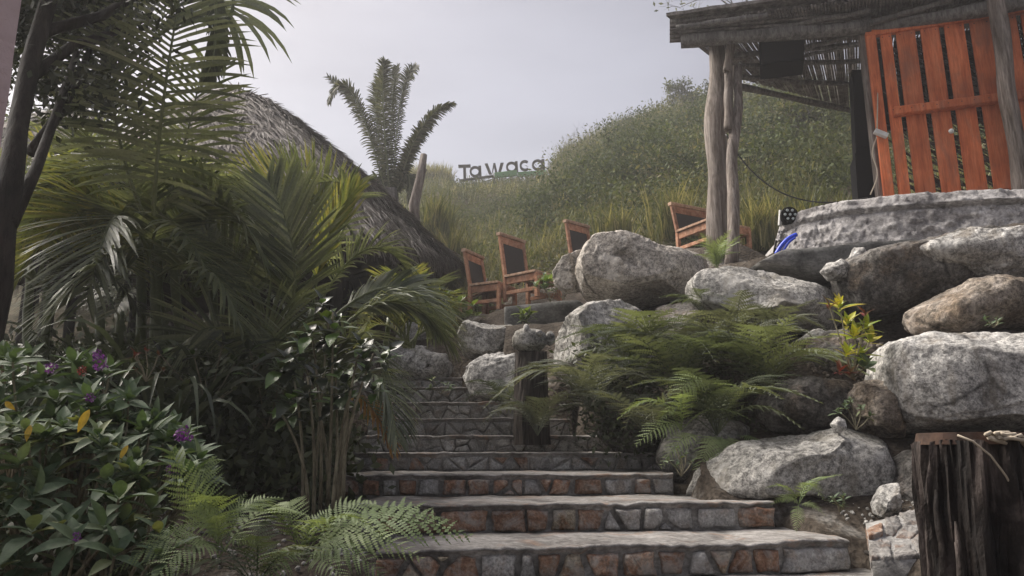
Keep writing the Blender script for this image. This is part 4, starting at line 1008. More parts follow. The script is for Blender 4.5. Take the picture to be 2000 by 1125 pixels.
def small_plant(px, py, Y, n, L_, leaves, label, nw=4, hgt=.15, seed=1, cat='plant'):
    rs = random.Random(seed); b = P(px, py, Y); e = empty('leafy_plant', b); tag(e, label, cat); bud = [200]; ext = []
    for k in range(nw):
        c = b+Vector((rs.uniform(-.6, .6)*hgt, rs.uniform(-.3, .3)*hgt, hgt*rs.uniform(.3, 1))); whorl(e, c, (rs.gauss(0, .4), -.3, 1), n, L_, leaves, rs, bud, ext)
        V, Fc = tube([b, b.lerp(c, .5)+Vector((.01, 0, 0)), c], .004, 5); wmesh('stem', V, Fc, M['stem'], e)
small_plant(1672, 840, 4.9, 9, .06, LM, 'little green rosette plant beside the whitish stone', 5, .22, 31)
small_plant(1100, 585, 8.8, 5, .2, LBR, 'yellow green broad leaved plant before the seat of the second chair', 7, .4, 32)
small_plant(1020, 640, 8.8, 5, .2, LBR, 'broad leaved plant growing on the low retaining wall', 4, .2, 33)
small_plant(1075, 590, 9.0, 6, .16, LM, 'dark leafy plant against the small lobe of rock', 6, .35, 34)
small_plant(940, 1, 1, 1, .01, LM, 'x', 0) if False else None
small_plant(890, 650, 9.6, 6, .2, LBR, 'bright leafy bush beside the first chair under the eave', 9, .55, 35)
small_plant(640, 645, 4.7, 5, .16, LBR, 'single bright leaved sprig above the spindly shrub', 2, .1, 36)
small_plant(520, 840, 4.8, 6, .13, LB, 'dark broad leaved plant in the shade behind the spindly shrub', 6, .5, 37)
small_plant(400, 800, 4.6, 6, .13, LB, 'dark broad leaved plant in the shade of the strap plants', 7, .5, 38)
small_plant(1940, 640, 5.2, 6, .05, LM, 'small weed at the base of the brown rock wedge', 4, .1, 39)
small_plant(1330, 930, 4.9, 6, .06, LM, 'small weeds at the end of the rusty third step', 6, .18, 41)
small_plant(1640, 1000, 4.3, 6, .05, LM, 'tiny weeds creeping under the broad speckled boulder', 6, .1, 42)
small_plant(860, 770, 8.2, 6, .1, LM, 'small dark weed in front of the block boulder', 4, .2, 43)
# heliconia sprig with a pinkish red leaf
small_plant(285, 745, 4.2, 4, .07, LR, 'red leaved plant in the shadow behind the flowering shrub', 6, .2, 44)

# ---- leafy stuff clouds (vectorised)
def leaf_cloud(name, centres, per, spread, size, mat, label=None, cat=None, kind='stuff', parent=None, seed=0, upbias=0.0, elong=2.2):
    r_ = np.random.default_rng(seed); C = np.repeat(np.asarray(centres), per, axis=0); n = len(C)
    sp = np.asarray(spread); C = C+r_.normal(size=(n, 3))*sp
    d = r_.normal(size=(n, 3)); d[:, 2] += upbias; d /= np.linalg.norm(d, axis=1, keepdims=True)
    e = r_.normal(size=(n, 3)); s_ = np.cross(d, e); s_ /= np.linalg.norm(s_, axis=1, keepdims=True)
    sz = size*r_.uniform(.6, 1.4, n)[:, None]
    V = np.stack([C, C+d*sz*.5+s_*sz/elong/2, C+d*sz, C+d*sz*.5-s_*sz/elong/2], 1).reshape(-1, 3)
    q = np.arange(n*4).reshape(n, 4); var = np.repeat(np.clip(np.repeat(r_.random(len(centres)), per)*.5+r_.random(n)*.5, 0, 1), 4)
    o = wmesh(name, V, q, M[mat], parent, var=var); tag(o, label, cat, kind=kind); return o
# undergrowth on the left behind the shrubs
C = []
for k in range(520):
    px = random.uniform(-120, 660); Y = random.uniform(4.4, 7.6); x = (px-1000)/F*Y; z = gz(x, Y); C.append((x, Y, z+random.uniform(0, .75)**1.0*(.9 if px < 520 else .5)))
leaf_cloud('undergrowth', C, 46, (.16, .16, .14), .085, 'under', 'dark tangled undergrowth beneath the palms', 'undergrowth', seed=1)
C = []
for k in range(170):
    px = random.uniform(-150, 330); Y = random.uniform(2.5, 3.6); x = (px-1000)/F*Y; C.append((x, Y, gz(x, Y)+random.uniform(0, .32)))
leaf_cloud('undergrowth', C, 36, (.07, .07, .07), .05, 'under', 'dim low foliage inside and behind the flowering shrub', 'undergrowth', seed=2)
C = []
for k in range(260):
    px = random.uniform(1140, 1530); py = random.uniform(680, 865); Y = 6.5-(py-680)/250; p = P(px, py, Y); C.append(tuple(p))
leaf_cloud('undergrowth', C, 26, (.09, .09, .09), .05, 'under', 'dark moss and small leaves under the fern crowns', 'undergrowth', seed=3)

# ---- hill vegetation
def veg_on_hill(n, Ymin, Ymax, amin, amax, seed, pw=1.0):
    r_ = np.random.default_rng(seed); Y = Ymin+(Ymax-Ymin)*r_.random(n)**pw; a = r_.uniform(amin, amax, n); x = a*Y
    return x, Y, hz_at(x, Y), a
x, Y, z, a = veg_on_hill(21000, 11.5, 30.3, -.35, .80, 4, .8)
pn = np.array([noise.noise((float(q)*.45, float(w2)*.6, 9.1)) for q, w2 in zip(x, Y)])
keep = (np.random.default_rng(5).random(len(x)) < np.where(a > .12, 1, .62)) & (pn < .30)
C = np.stack([x, Y, z+.12], -1)[keep]
leaf_cloud('hillside_shrubs', C, 18, (.2, .2, .12), .085, 'hillveg', 'low green scrub covering the hillside', 'scrub', seed=6, upbias=.5)
x, Y, z, a = veg_on_hill(520, 13, 30, .08, .8, 14, .8)
C = np.stack([x, Y, z+.35], -1)
leaf_cloud('hillside_bushes', C, 130, (.42, .42, .26), .11, 'hillveg', 'taller rounded bushes scattered over the steep side of the hill', 'bushes', seed=16, upbias=.3)
M['hillbush'] = leaf_mat('dark_hillside_bush', [(0, (.03, .042, .02)), (.6, (.06, .082, .034)), (1, (.11, .135, .055))], .8, .25, spec=.2, patch=.5, pa=.3)
x, Y, z, a = veg_on_hill(150, 14, 30, .02, .8, 44, .8)
rb = np.random.default_rng(3); C = []
for q in range(len(x)):
    s_ = rb.uniform(.35, .95)*(1 if Y[q] < 27 else .55)
    if Y[q] > 21 and a[q] < .13: continue
    for _ in range(int(5+s_*9)): C.append((x[q]+rb.normal()*s_*.55, Y[q]+rb.normal()*s_*.55, z[q]+.15+abs(rb.normal())*s_*.5))
leaf_cloud('hillside_bushes', C, 95, (.2, .2, .16), .10, 'hillbush', 'darker bushy clumps standing out of the hillside scrub', 'bushes', seed=17, upbias=.3)
def blades(n, Ymin, Ymax, amin, amax, h, wd, seed, name, mat, label, per=9, sel=None, pw=1.0):
    r_ = np.random.default_rng(seed); x, Y, z, a = veg_on_hill(n, Ymin, Ymax, amin, amax, seed, pw)
    nv = np.array([noise.noise((float(q)*.5, float(w2)*.5, seed)) for q, w2 in zip(x, Y)]); k = nv > (sel if sel is not None else -9)
    C = np.stack([x, Y, z], -1)[k]; nc = len(C); C = np.repeat(C, per, 0); m = len(C); C[:, :2] += r_.normal(size=(m, 2))*.09
    ang = r_.uniform(0, 6.28, m); lean = r_.uniform(.1, .55, m); hh = h*r_.uniform(.5, 1.25, m); dx = np.stack([np.cos(ang), np.sin(ang), np.zeros(m)], -1); sd_ = np.stack([-np.sin(ang), np.cos(ang), np.zeros(m)], -1)
    sd_ = np.where(np.abs(sd_[:, :1]) < .3, np.array([[1., 0, 0]]), sd_)
    up = np.array([[0, 0, 1.]]); p1 = C+up*(hh*.55)[:, None]+dx*(lean*hh*.25)[:, None]; p2 = C+up*hh[:, None]+dx*(lean*hh)[:, None]
    V = np.stack([C-sd_*wd/2, C+sd_*wd/2, p1+sd_*wd*.4, p2, p1-sd_*wd*.4], 1).reshape(-1, 3)
    b = np.arange(m)*5; q = np.stack([b, b+1, b+2, b+4], -1); t = np.stack([b+4, b+2, b+3, b+3], -1)
    fc = np.concatenate([q, np.stack([b+4, b+2, b+3, b+3], -1)[:0]]); 
    me_faces = [tuple(r) for r in q.tolist()]+[(int(i)+4, int(i)+2, int(i)+3) for i in b]
    var = np.repeat(np.clip(np.repeat(r_.random(nc), per)*.6+r_.random(m)*.4, 0, 1), 5)
    o = wmesh(name, V, me_faces, M[mat], None, var=var); tag(o, label, 'grass', kind='stuff')
blades(1900, 11.2, 16, -.3, .75, .48, .02, 21, 'hillside_grass', 'grass', 'tall yellow green grass along the foot of the hill', 8, -.05)
blades(2600, 15, 30.4, -.3, .75, .5, .035, 22, 'ridge_grass', 'grass', 'sparse pale grass on the upper hillside', 6, .0)
blades(260, 29.4, 30.6, -.17, -.09, .8, .04, 23, 'ridge_grass', 'grass', 'tall grass tuft on the low ridge left of the sign', 9, -1)
blades(500, 29.0, 30.6, .06, .34, .8, .03, 24, 'ridge_grass', 'grass', 'wispy grass along the skyline above the sign', 6, -1)
# yellow bamboo-like grass near posts
mb = MB(); rs = random.Random(9)
def blades_at(px, py, Y, n, h, wdt, label):
    mb = MB(); b = P(px, py, Y)
    for k in range(n):
        q = b+Vector((rs.gauss(0, .16), rs.gauss(0, .1), 0)); a = rs.uniform(0, 6.28); hh = h*rs.uniform(.5, 1.1); ln = rs.uniform(.1, .5)*hh; d = Vector((math.cos(a), math.sin(a), 0)); s_ = Vector((1, .2, 0)).normalized()*wdt/2
        p1 = q+Vector((0, 0, hh*.6))+d*ln*.3; p2 = q+Vector((0, 0, hh))+d*ln
        mb.add([q-s_, q+s_, p1+s_, p1-s_, p2], [(0, 1, 2, 3), (3, 2, 4)], rs.random())
    o = mb.build('grass_tuft', M['grass'], None); tag(o, label, 'grass', kind='stuff')
blades_at(1320, 470, 11.5, 180, .95, .02, 'yellow grass tuft behind the wide wooden bench')
blades_at(1490, 490, 10.0, 220, .8, .02, 'dry grass tuft between the posts and the stage light')
blades_at(1570, 470, 10.5, 160, .7, .02, 'dry grass behind the stage light')
blades_at(880, 560, 12, 220, 1.1, .02, 'tall grass behind the first chair')
blades_at(1200, 470, 11.6, 120, .6, .02, 'grass behind the slotted boulder')
blades_at(850, 480, 14, 200, 1.1, .025, 'tall grass below the dead stump')

# ------------------------------------------------------------------ bare shrubs on the skyline
def twiggy(px, py, Y, h, seed, label, leaves=0, spread=1.0, name='bare_bush'):
    rs = random.Random(seed); b = P(px, py, Y); mb = MB(); tips = []
    def br(p, d, l, r, lev):
        q = p+d*l; mb.add(*tube([p, p.lerp(q, .5)+Vector((rs.gauss(0, .03), 0, rs.gauss(0, .03)))*l, q], [r, r*.8, r*.6], 4)); tips.append(q)
        if lev:
            for _ in range(rs.choice((2, 3, 3))):
                nd = (d+Vector((rs.gauss(0, .5)*spread, rs.gauss(0, .4), rs.gauss(.1, .35)))).normalized(); br(q if rs.random() < .6 else p.lerp(q, rs.uniform(.4, .9)), nd, l*rs.uniform(.55, .85), r*.6, lev-1)
    for k in range(4): br(b+Vector((rs.gauss(0, .1), 0, 0)), Vector((rs.gauss(0, .6)*spread, rs.gauss(0, .3), 1)).normalized(), h*.38, h*.012, 4)
    e = empty(name, b); tag(e, label, 'bush')
    wmesh('branches', mb.V, mb.F, M['plank'], e)
    if leaves: leaf_cloud('foliage', [tuple(t) for t in tips], leaves, (.12, .12, .1), .14, 'hillveg', kind=None, parent=e, seed=seed)
twiggy(1340, 225, 29, 1.5, 1, 'bushy shrub standing up from the ridge left of the big post', 5, name='ridge_bush')
twiggy(1290, 250, 29, 1.0, 2, 'thin bare bush on the ridge beside the bushier one', 1)
twiggy(1140, 300, 29.5, 1.3, 3, 'pale leafless bush just right of the hilltop letters', 0, 1.3)
twiggy(1110, 318, 29.5, .8, 4, 'smallest leafless bush next to the last letter', 0, 1.4)
twiggy(1480, 40, 22, 3.6, 5, 'leafless tree crown showing above the pavilion roof', 1, 1.6, name='bare_tree')
twiggy(1610, 300, 18, 2.2, 6, 'light green sapling on the slope left of the tall speaker', 5, name='sapling')

# ------------------------------------------------------------------ sign
sg = empty('hilltop_sign', P(895, 352, 29.2)); tag(sg, 'large dark letters spelling Tawaca along the hilltop', 'sign')
def letter(fn, x0, x1, y0, y1, tilt=0, name='letter'):
    """fn draws 2D boxes/rings in unit coords -> polys; extruded"""
    a = P(860+x0/3.125, 280+y1/3.125, 29.2); W = (x1-x0)/3.125/F*31; H = (y1-y0)/3.125/F*31.0
    mb = MB()
    for poly in fn():
        n = len(poly); V = []
        for d in (-.06, .06):
            for u, v in poly:
                X, Z = u*W, v*H; V.append(a+Vector((X*math.cos(tilt)-Z*math.sin(tilt), d, X*math.sin(tilt)+Z*math.cos(tilt))))
        mb.add(V, [tuple(range(n)), tuple(range(2*n-1, n-1, -1))]+[(i, i+n, (i+1) % n+n, (i+1) % n) for i in range(n)])
    mb.build(name, M['sign'], sg)
def box2(x0, y0, x1, y1): return [(x0, y0), (x1, y0), (x1, y1), (x0, y1)]
def arc(cx, cy, rx, ry, th, a0, a1, n=20):
    r_ = []
    for i in range(n):
        a, b = R(a0+(a1-a0)*i/n), R(a0+(a1-a0)*(i+1)/n); k = 1-th
        r_.append([(cx+rx*math.cos(a), cy+ry*math.sin(a)), (cx+rx*math.cos(b), cy+ry*math.sin(b)), (cx+rx*k*math.cos(b), cy+ry*k*math.sin(b)), (cx+rx*k*math.cos(a), cy+ry*k*math.sin(a))])
    return r_
LT = lambda: [box2(0, .83, 1, 1), box2(.39, 0, .61, .828)]
LA = lambda: arc(.45, .5, .47, .5, .34, 0, 360, 24)+[[(.76, 0), (1, 0), (1, 1), (.76, 1)]]
LCc = lambda: arc(.5, .5, .5, .5, .36, 48, 312, 22)
LW = lambda: [[(0, 1), (.16, 1), (.34, 0), (.2, 0)], [(.342, 0), (.46, 1), (.54, 1), (.44, .4), (.36, 0)], [(.46, 1), (.56, 1), (.66, 0), (.54, 0)], [(.662, 0), (.84, 1), (1, 1), (.8, 0)]]
letter(LT, 112, 187, 128, 222, R(2)); letter(LA, 182, 252, 138, 207, R(3))
letter(LW, 274, 390, 122, 190, R(3)); letter(LA, 405, 476, 112, 180, R(4)); letter(LCc, 486, 550, 102, 170, R(3)); letter(LA, 562, 638, 97, 166, R(2))
a, b = P(898, 353, 29.2), P(964, 344, 29.2)
V, Fc = beam(a, b, .14, .08); wmesh('base_beam', V, Fc, M['sign'], sg)
for xx in (905, 930, 965, 1000, 1030, 1060):
    V, Fc = beam(P(xx, 350-(xx-900)*.07, 29.25)+Vector((0, 0, -.7)), P(xx, 351-(xx-900)*.07, 29.25), .06, .06, (0, 1, 0)); wmesh('support_post', V, Fc, M['sign'], sg)
for (x0, y0, x1, y1, h) in ((966, 343, 1010, 338, .24), (1011, 341, 1069, 337, .2)):
    V, Fc = beam(P(x0, y0, 29.0), P(x1, y1, 29.0), .1, h); wmesh('green_board', V, Fc, M['signgreen'], sg)

# ------------------------------------------------------------------ shaggy palm behind the hut, dead stump
e = empty('shaggy_palm', P(765, 470, 13.2)); tag(e, 'grey green shaggy palm rising behind the thatched roof ridge', 'palm')
V, Fc = tube(lerp_path(P(765, 480, 13.2), P(765, 370, 13.2), 10, .05, 2), [.16, .16, .15, .15, .14, .14, .14, .13, .13, .12, .12], 12, .25, 4); wmesh('trunk', V, Fc, M['plank'], e)
sh = [((758, 350), (715, 240), (640, 150)), ((755, 350), (690, 185), (642, 200)), ((762, 340), (748, 200), (752, 120)), ((768, 340), (782, 200), (812, 130)), ((772, 350), (800, 240), (842, 180)), ((775, 350), (820, 255), (885, 200)),
      ((756, 350), (700, 260), (660, 215)), ((766, 340), (765, 220), (775, 130)), ((774, 350), (800, 300), (845, 235)), ((756, 350), (720, 290), (690, 270)), ((762, 345), (735, 230), (745, 150)), ((770, 345), (800, 210), (832, 190))]
for k, (a, m_, b) in enumerate([sh[i] for i in (0, 1, 2, 3, 5, 7, 10, 8)]+[((760, 350), (735, 350), (725, 400)), ((770, 350), (795, 340), (800, 390))]):
    a = (a[0], 385)
    dy = random.uniform(-.4, .4)
    add_frond(e, bez_through(P(*a, 13.2), P(*m_, 13.2+dy), P(*b, 13.2+dy*1.5), 12), 64, .19, .034, 500+k, 'palmgrey', ang=60, droop=.7, sidev=(1, .4*(-1)**k, .1), prof=lambda t: .8+.3*math.sin(math.pi*t), rnd=.35, start=.06)
    add_frond(e, bez_through(P(*a, 13.3), P(*m_, 13.3+dy), P(*b, 13.3+dy*1.5), 12), 56, .18, .034, 600+k, 'palmgrey', ang=60, droop=.8, sidev=(.2, 1, .1), prof=lambda t: .8+.3*math.sin(math.pi*t), rnd=.35, start=.06)
e = empty('dead_stump', P(812, 440, 12)); tag(e, 'grey leaning dead tree stump between the shaggy palm and the sign', 'stump')
V, Fc = tube([P(812, 440, 12), P(808, 400, 12), P(815, 370, 12), P(822, 340, 12), P(828, 302, 12)], [.1, .1, .085, .075, .06], 10, .3, 3); wmesh('trunk', V, Fc, M['post'], e, smooth=True)
V, Fc = tube([P(822, 345, 12), P(831, 330, 12)], [.05, .03], 7, .2); wmesh('branch_stub', V, Fc, M['post'], e, smooth=True)

# ------------------------------------------------------------------ thatched huts
def hut(label, cx, cy, R_, z_e, z_a, seed, n=26000, round_top=.5, posts=8, ln=.38):
    r_ = np.random.default_rng(seed); zg = gz(cx, cy) if cy < 11.5 else EZ+1.0
    e = empty('thatched_hut', (cx, cy, zg)); tag(e, label, 'hut')
    def fp(a): return (np.abs(np.cos(a))**1.35+np.abs(np.sin(a))**1.35)**(-1/1.35)
    def prof(t):          # t 0 apex..1 eave -> radius, z
        return R_*t, z_a+.10-(z_a+.10-z_e)*np.sqrt(t*t+.020*(1-t))+.10*np.sin(math.pi*np.minimum(t, 1))
    # base cone, with thickness
    V = []; Fc = []; ns = 64; T = np.linspace(0.02, 1, 18)
    for t in T:
        rr, z = prof(t)
        for k in range(ns): a = 2*math.pi*k/ns; V.append((cx+rr*fp(a)*math.cos(a), cy+rr*fp(a)*math.sin(a), z-.06))
    for t in T[::-1]:
        rr, z = prof(t)
        for k in range(ns): a = 2*math.pi*k/ns; V.append((cx+rr*fp(a)*.96*math.cos(a), cy+rr*fp(a)*.96*math.sin(a), z-.30))
    m = 2*len(T)
    for i in range(m-1):
        for k in range(ns): Fc.append((i*ns+k, i*ns+(k+1) % ns, (i+1)*ns+(k+1) % ns, (i+1)*ns+k))
    Fc.append(tuple(range(ns)))
    wmesh('roof', V, Fc, M['thatch_base'], e, smooth=True)
    # strands: each a thin strip lying down the slope
    t = np.sqrt(r_.random(n)); a = r_.uniform(0, 2*math.pi, n)
    clump = np.array([noise.noise((math.cos(q)*7, math.sin(q)*7, float(tt)*9)) for q, tt in zip(a, t)])
    rr, z = prof(t); rr2, z2 = prof(np.minimum(t+.02, 1.05)); rr = rr*fp(a); rr2 = rr2*fp(a); C = np.stack([cx+rr*np.cos(a), cy+rr*np.sin(a), z-.04+clump*.06+r_.uniform(0, .05, n)], -1)
    D = np.stack([(rr2-rr)*np.cos(a), (rr2-rr)*np.sin(a), z2-z], -1); D /= np.linalg.norm(D, axis=1, keepdims=True)+1e-9
    S = np.stack([-np.sin(a), np.cos(a), np.zeros(n)], -1); D = D+S*r_.normal(0, .28, (n, 1))+r_.normal(0, .06, (n, 3)); D /= np.linalg.norm(D, axis=1, keepdims=True)
    Nn = np.cross(S, D); Nn *= np.sign(Nn[:, 2:3]+1e-9); l = (ln*r_.uniform(.5, 1.2, n))[:, None]; wv = r_.uniform(.006, .02, n)[:, None]
    S2 = np.cross(D, Nn); A0 = C; A1 = C+D*l*.5+Nn*r_.uniform(0, .035, (n, 1)); A2 = C+D*l+Nn*r_.uniform(-.03, .05, (n, 1))
    V = np.stack([A0-S2*wv, A0+S2*wv, A1+S2*wv, A1-S2*wv, A2+S2*wv*.3, A2-S2*wv*.3], 1).reshape(-1, 3)
    b = np.arange(n)*6; q = np.concatenate([np.stack([b, b+1, b+2, b+3], -1), np.stack([b+3, b+2, b+4, b+5], -1)])
    var = np.repeat(np.clip(.45+clump*.5+r_.normal(0, .2, n), 0, 1), 6)
    o = wmesh('thatch', V, q, M['thatch'], e, var=var); o['kind'] = 'stuff'
    # hanging fringe at the eave
    n2 = n//3; a = r_.uniform(0, 2*math.pi, n2); rq = R_*r_.uniform(.93, 1.03, n2); z = z_e-(rq/R_-1)*(z_a-z_e)*.5; rq = rq*fp(a)
    C = np.stack([cx+rq*np.cos(a), cy+rq*np.sin(a), z-.02], -1); D = np.stack([np.cos(a)*.35, np.sin(a)*.35, -np.ones(n2)], -1)+r_.normal(0, .18, (n2, 3)); l = r_.uniform(.12, .38, n2)[:, None]; S = np.stack([-np.sin(a), np.cos(a), np.zeros(n2)], -1); wv = .012
    V = np.stack([C-S*wv, C+S*wv, C+D*l+S*wv*.3, C+D*l-S*wv*.3], 1).reshape(-1, 3); b = np.arange(n2*4).reshape(n2, 4)
    o = wmesh('eave_fringe', V, b, M['thatch'], e, var=np.repeat(r_.uniform(0, .6, n2), 4)); o['kind'] = 'stuff'
    for k in range(posts):
        aa = 2*math.pi*k/posts+.2; q_ = float(fp(aa))*.8*R_; x_, y_ = cx+q_*math.cos(aa), cy+q_*math.sin(aa)
        V, Fc = tube(lerp_path((x_, y_, (gz(x_, y_) if y_ < 11 else EZ+1)-.1), (x_, y_, z_e+.45), 5, .04, k), .08, 9, .15, k); wmesh('post', V, Fc, M['bark'], e, smooth=True)
        V, Fc = tube([(cx+q_*1.2*math.cos(aa), cy+q_*1.2*math.sin(aa), z_e-.28+.0), (cx+R_*.1*math.cos(aa), cy+R_*.1*math.sin(aa), z_a-.55)], .045, 7); wmesh('rafter', V, Fc, M['bark'], e)
    ring = [(cx+R_*.8*fp(q*math.pi/12)*math.cos(q*math.pi/12), cy+R_*.8*fp(q*math.pi/12)*math.sin(q*math.pi/12), z_e+.2) for q in range(25)]
    V, Fc = tube(ring, .05, 7); wmesh('ring_beam', V, Fc, M['bark'], e)
    return e
ap = P(475, 152, 11.0); ee = P(897, 512, 11.0)
hut('large conical thatched hut roof behind the areca palms', ap.x, 11.0, ee.x-ap.x, ee.z, ap.z, 31, 42000)
ap = P(150, 205, 13.0)
hut('smaller thatched hut roof farther back behind the yellowing palm', ap.x, 13.0, 2.9, P(0, 440, 13).z, ap.z+.1, 32, 16000, posts=6)

# ------------------------------------------------------------------ upper left tree, pink wall
e = empty('dark_tree', gp(-40, 3.4)); tag(e, 'dark tree trunk against the pink wall with a shadowed crown overhead', 'tree')
V, Fc = tube([gp(-90, 3.4, -.2), P(-20, 560, 3.4), P(-5, 450, 3.4), P(20, 360, 3.4), P(35, 250, 3.5), P(60, 120, 3.6), P(95, 0, 3.7), P(110, -140, 3.8)], [.12, .10, .08, .055, .042, .042, .04, .035], 14, .25, 5); wmesh('trunk', V, Fc, M['bark'], e, smooth=True)
limbs = [[(20, 440, 3.4), (70, 330, 3.6), (110, 220, 3.8), (150, 100, 4.0)], [(60, 300, 3.9), (110, 230, 4.0), (150, 160, 4.1), (190, 60, 4.2)], [(90, 60, 3.7), (200, 30, 3.9), (300, -30, 4)], [(60, 150, 3.6), (140, 90, 3.9), (230, 60, 4.2)]]
for k, l in enumerate(limbs):
    V, Fc = tube([P(*q) for q in l], [.034-.006*i for i in range(len(l))], 8, .2, k); wmesh('limb', V, Fc, M['bark'], e, smooth=True)
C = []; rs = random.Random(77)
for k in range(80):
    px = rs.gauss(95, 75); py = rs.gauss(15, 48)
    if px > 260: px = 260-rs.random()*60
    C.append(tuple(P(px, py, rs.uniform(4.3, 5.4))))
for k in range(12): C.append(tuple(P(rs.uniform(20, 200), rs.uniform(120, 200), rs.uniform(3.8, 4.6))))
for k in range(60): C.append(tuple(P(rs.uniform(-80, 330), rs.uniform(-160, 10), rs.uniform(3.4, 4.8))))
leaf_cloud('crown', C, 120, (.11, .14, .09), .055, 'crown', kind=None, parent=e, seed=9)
# hanging dry pods / fronds in the upper crown
for k, (px, py, q) in enumerate([(205, 40, 200), (415, -10, 150)]):
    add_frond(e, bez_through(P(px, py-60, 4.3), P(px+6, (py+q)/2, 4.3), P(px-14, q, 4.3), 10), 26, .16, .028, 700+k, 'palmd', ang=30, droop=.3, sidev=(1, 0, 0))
# mid-distance backlit trees beyond the huts
for k, (px, py, Y, s_, lb) in enumerate([(60, 330, 17, 1.0, 'backlit leafy tree glimpsed beside the dark trunk'), (190, 300, 19, 1.2, 'backlit tree glimpsed between the palms and small hut'), (330, 330, 18, 1.0, 'backlit tree showing behind the tall comb palm'), (-120, 300, 15, 1.6, 'large backlit tree beyond the pink wall')]):
    b = P(px, py+260, Y); e = empty('backlit_tree', b); tag(e, lb, 'tree', 'backlit trees beyond the huts')
    top = P(px, py-20, Y); V, Fc = tube([b, b.lerp(top, .5)+Vector((.15, 0, 0)), top], [.16, .12, .07], 9, .2, k); wmesh('trunk', V, Fc, M['bark'], e, smooth=True)
    rs = random.Random(k); C = [tuple(top+Vector((rs.gauss(0, .8*s_), rs.gauss(0, .8), rs.gauss(-.3, .5*s_)))) for _ in range(60)]
    for q in range(5): c = Vector(C[q*9]); V, Fc = tube([b.lerp(top, .6), b.lerp(top, .8).lerp(c, .4), c], [.06, .04, .02], 6); wmesh('limb', V, Fc, M['bark'], e)
    leaf_cloud('crown', C, 40, (.22, .22, .18), .16, 'crown', kind=None, parent=e, seed=50+k)
# pink wall pillar: a pier at the left edge
a = P(42, 0, 2.45); b = P(2, 280, 2.45); mb = MB()
x_t = a.x; z_t = a.z; x_b = b.x; z_b = b.z
sl = (x_t-x_b)/(z_t-z_b)
def wx(z): return x_b+sl*(z-z_b)
nz_ = 30; z0, z1 = EZ-1.0, EZ+2.6; V = []
for i in range(nz_+1):
    z = z0+(z1-z0)*i/nz_; xr = wx(z)+.006*noise.noise((z*4, 0, 2)); V += [(xr-.6, 2.0, z), (xr-.03, 2.0, z), (xr-.008, 2.01, z), (xr, 2.03, z), (xr, 2.45, z), (xr-.6, 2.45, z)]
Fc = [(i*6+k, i*6+(k+1) % 6, (i+1)*6+(k+1) % 6, (i+1)*6+k) for i in range(nz_) for k in range(6)]+[(0, 1, 2, 3, 4, 5), tuple(nz_*6+k for k in range(5, -1, -1))]
o = wmesh('stucco_wall', V, Fc, M['pink'], None, smooth=False); tag(o, 'end of a pink rough stucco wall at the picture edge', 'wall')

# ------------------------------------------------------------------ chairs
def chair(label, px, py, Y, rz, w_=.46, d_=.46, hs=.42, hb=.98, lean=.10, name='wooden_chair', slats=False, armrest=True):
    loc = P(px, py, Y); e = empty(name, loc, rz); tag(e, label, 'chair', 'reddish wooden chairs on the terrace')
    def part(n, bs, mat='chair'):
        mb = MB()
        for b in bs: mb.add(*beam(*b))
        me = mesh(n, mb.V, mb.F, M[mat]); return obj(n, me, e, (0, 0, 0))
    X = w_/2; T = .055
    for s_ in (-1, 1):
        part('leg', [((s_*X, -d_/2, 0), (s_*X, -d_/2, hs), T, T, (0, 1, 0))]); part('leg', [((s_*X, d_/2, 0), (s_*X, d_/2, hs), T, T, (0, 1, 0))])
        part('back_post', [((s_*X, d_/2, hs+.002), (s_*X, d_/2+lean, hb), T, T*.8, (0, 1, 0))])
        part('side_rail', [((s_*(X+.004), -d_/2+.03, hs*.35), (s_*(X+.004), d_/2-.03, hs*.35), .03, .05)])
    part('top_rail', [((-X-.04, d_/2+lean, hb+.02), (X+.04, d_/2+lean, hb+.02), T*1.3, .045)], 'chair_top')
    part('crest', [((-X+.03, d_/2+lean*.93, hb-.06), (X-.03, d_/2+lean*.93, hb-.06), .03, .10)])
    part('back_panel', [((0, d_/2+lean*.15, hs+.06), (0, d_/2+lean*.85, hb-.11), w_-.06, .012, (0, 1, 0))], 'mesh')
    part('seat', [((-X-.04, -d_/2+(k+.5)*d_/5-.0, hs+.022), (X+.04, -d_/2+(k+.5)*d_/5, hs+.022), d_/5-.008, .03) for k in range(5)], 'chair_top')
    part('apron', [((-X+.03, -d_/2, hs-.05), (X-.03, -d_/2, hs-.05), .03, .09), ((-X, -d_/2+.03, hs-.05), (-X, d_/2-.03, hs-.05), .03, .09), ((X, -d_/2+.03, hs-.05), (X, d_/2-.03, hs-.05), .03, .09)])
    part('brace', [((X+.02, -d_/2, .05), (X+.02, d_/2-.02, hs-.1), .02, .05)])
    return e
chair('reddish wooden chair nearest the thatched eave, seen from behind the bush', 962, 612, 10.2, R(62), hs=.36, hb=.88)
chair('second wooden chair with tall framed dark back above the retaining wall', 1040, 590, 9.9, R(50), w_=.5, d_=.55, hs=.33, hb=.96)
chair('wooden chair whose back alone shows over the small rock lobe', 1160, 560, 10.6, R(40), w_=.44, hs=.42, hb=1.02)
# wide bench behind the big post
e = chair('wide wooden bench chair behind the pavilion corner post', 1395, 500, 9.9, R(28), w_=.72, d_=.62, hs=.36, hb=.80, name='wooden_bench')
# low table seen at left of first chair
tb = empty('wooden_table', P(925, 615, 10.4), R(20)); tag(tb, 'small slant topped wooden stand half hidden beside the first chair', 'table')
mb = MB(); mb.add(*beam((-.25, 0, .16), (.2, 0, .36), .3, .03)); obj('top', mesh('top', mb.V, mb.F, M['chair_top']), tb)
for q in (-.2, .15):
    mb = MB(); mb.add(*beam((q, 0, 0), (q, 0, .17+(q+.25)*.4), .05, .05, (0, 1, 0))); obj('leg', mesh('leg', mb.V, mb.F, M['chair']), tb)
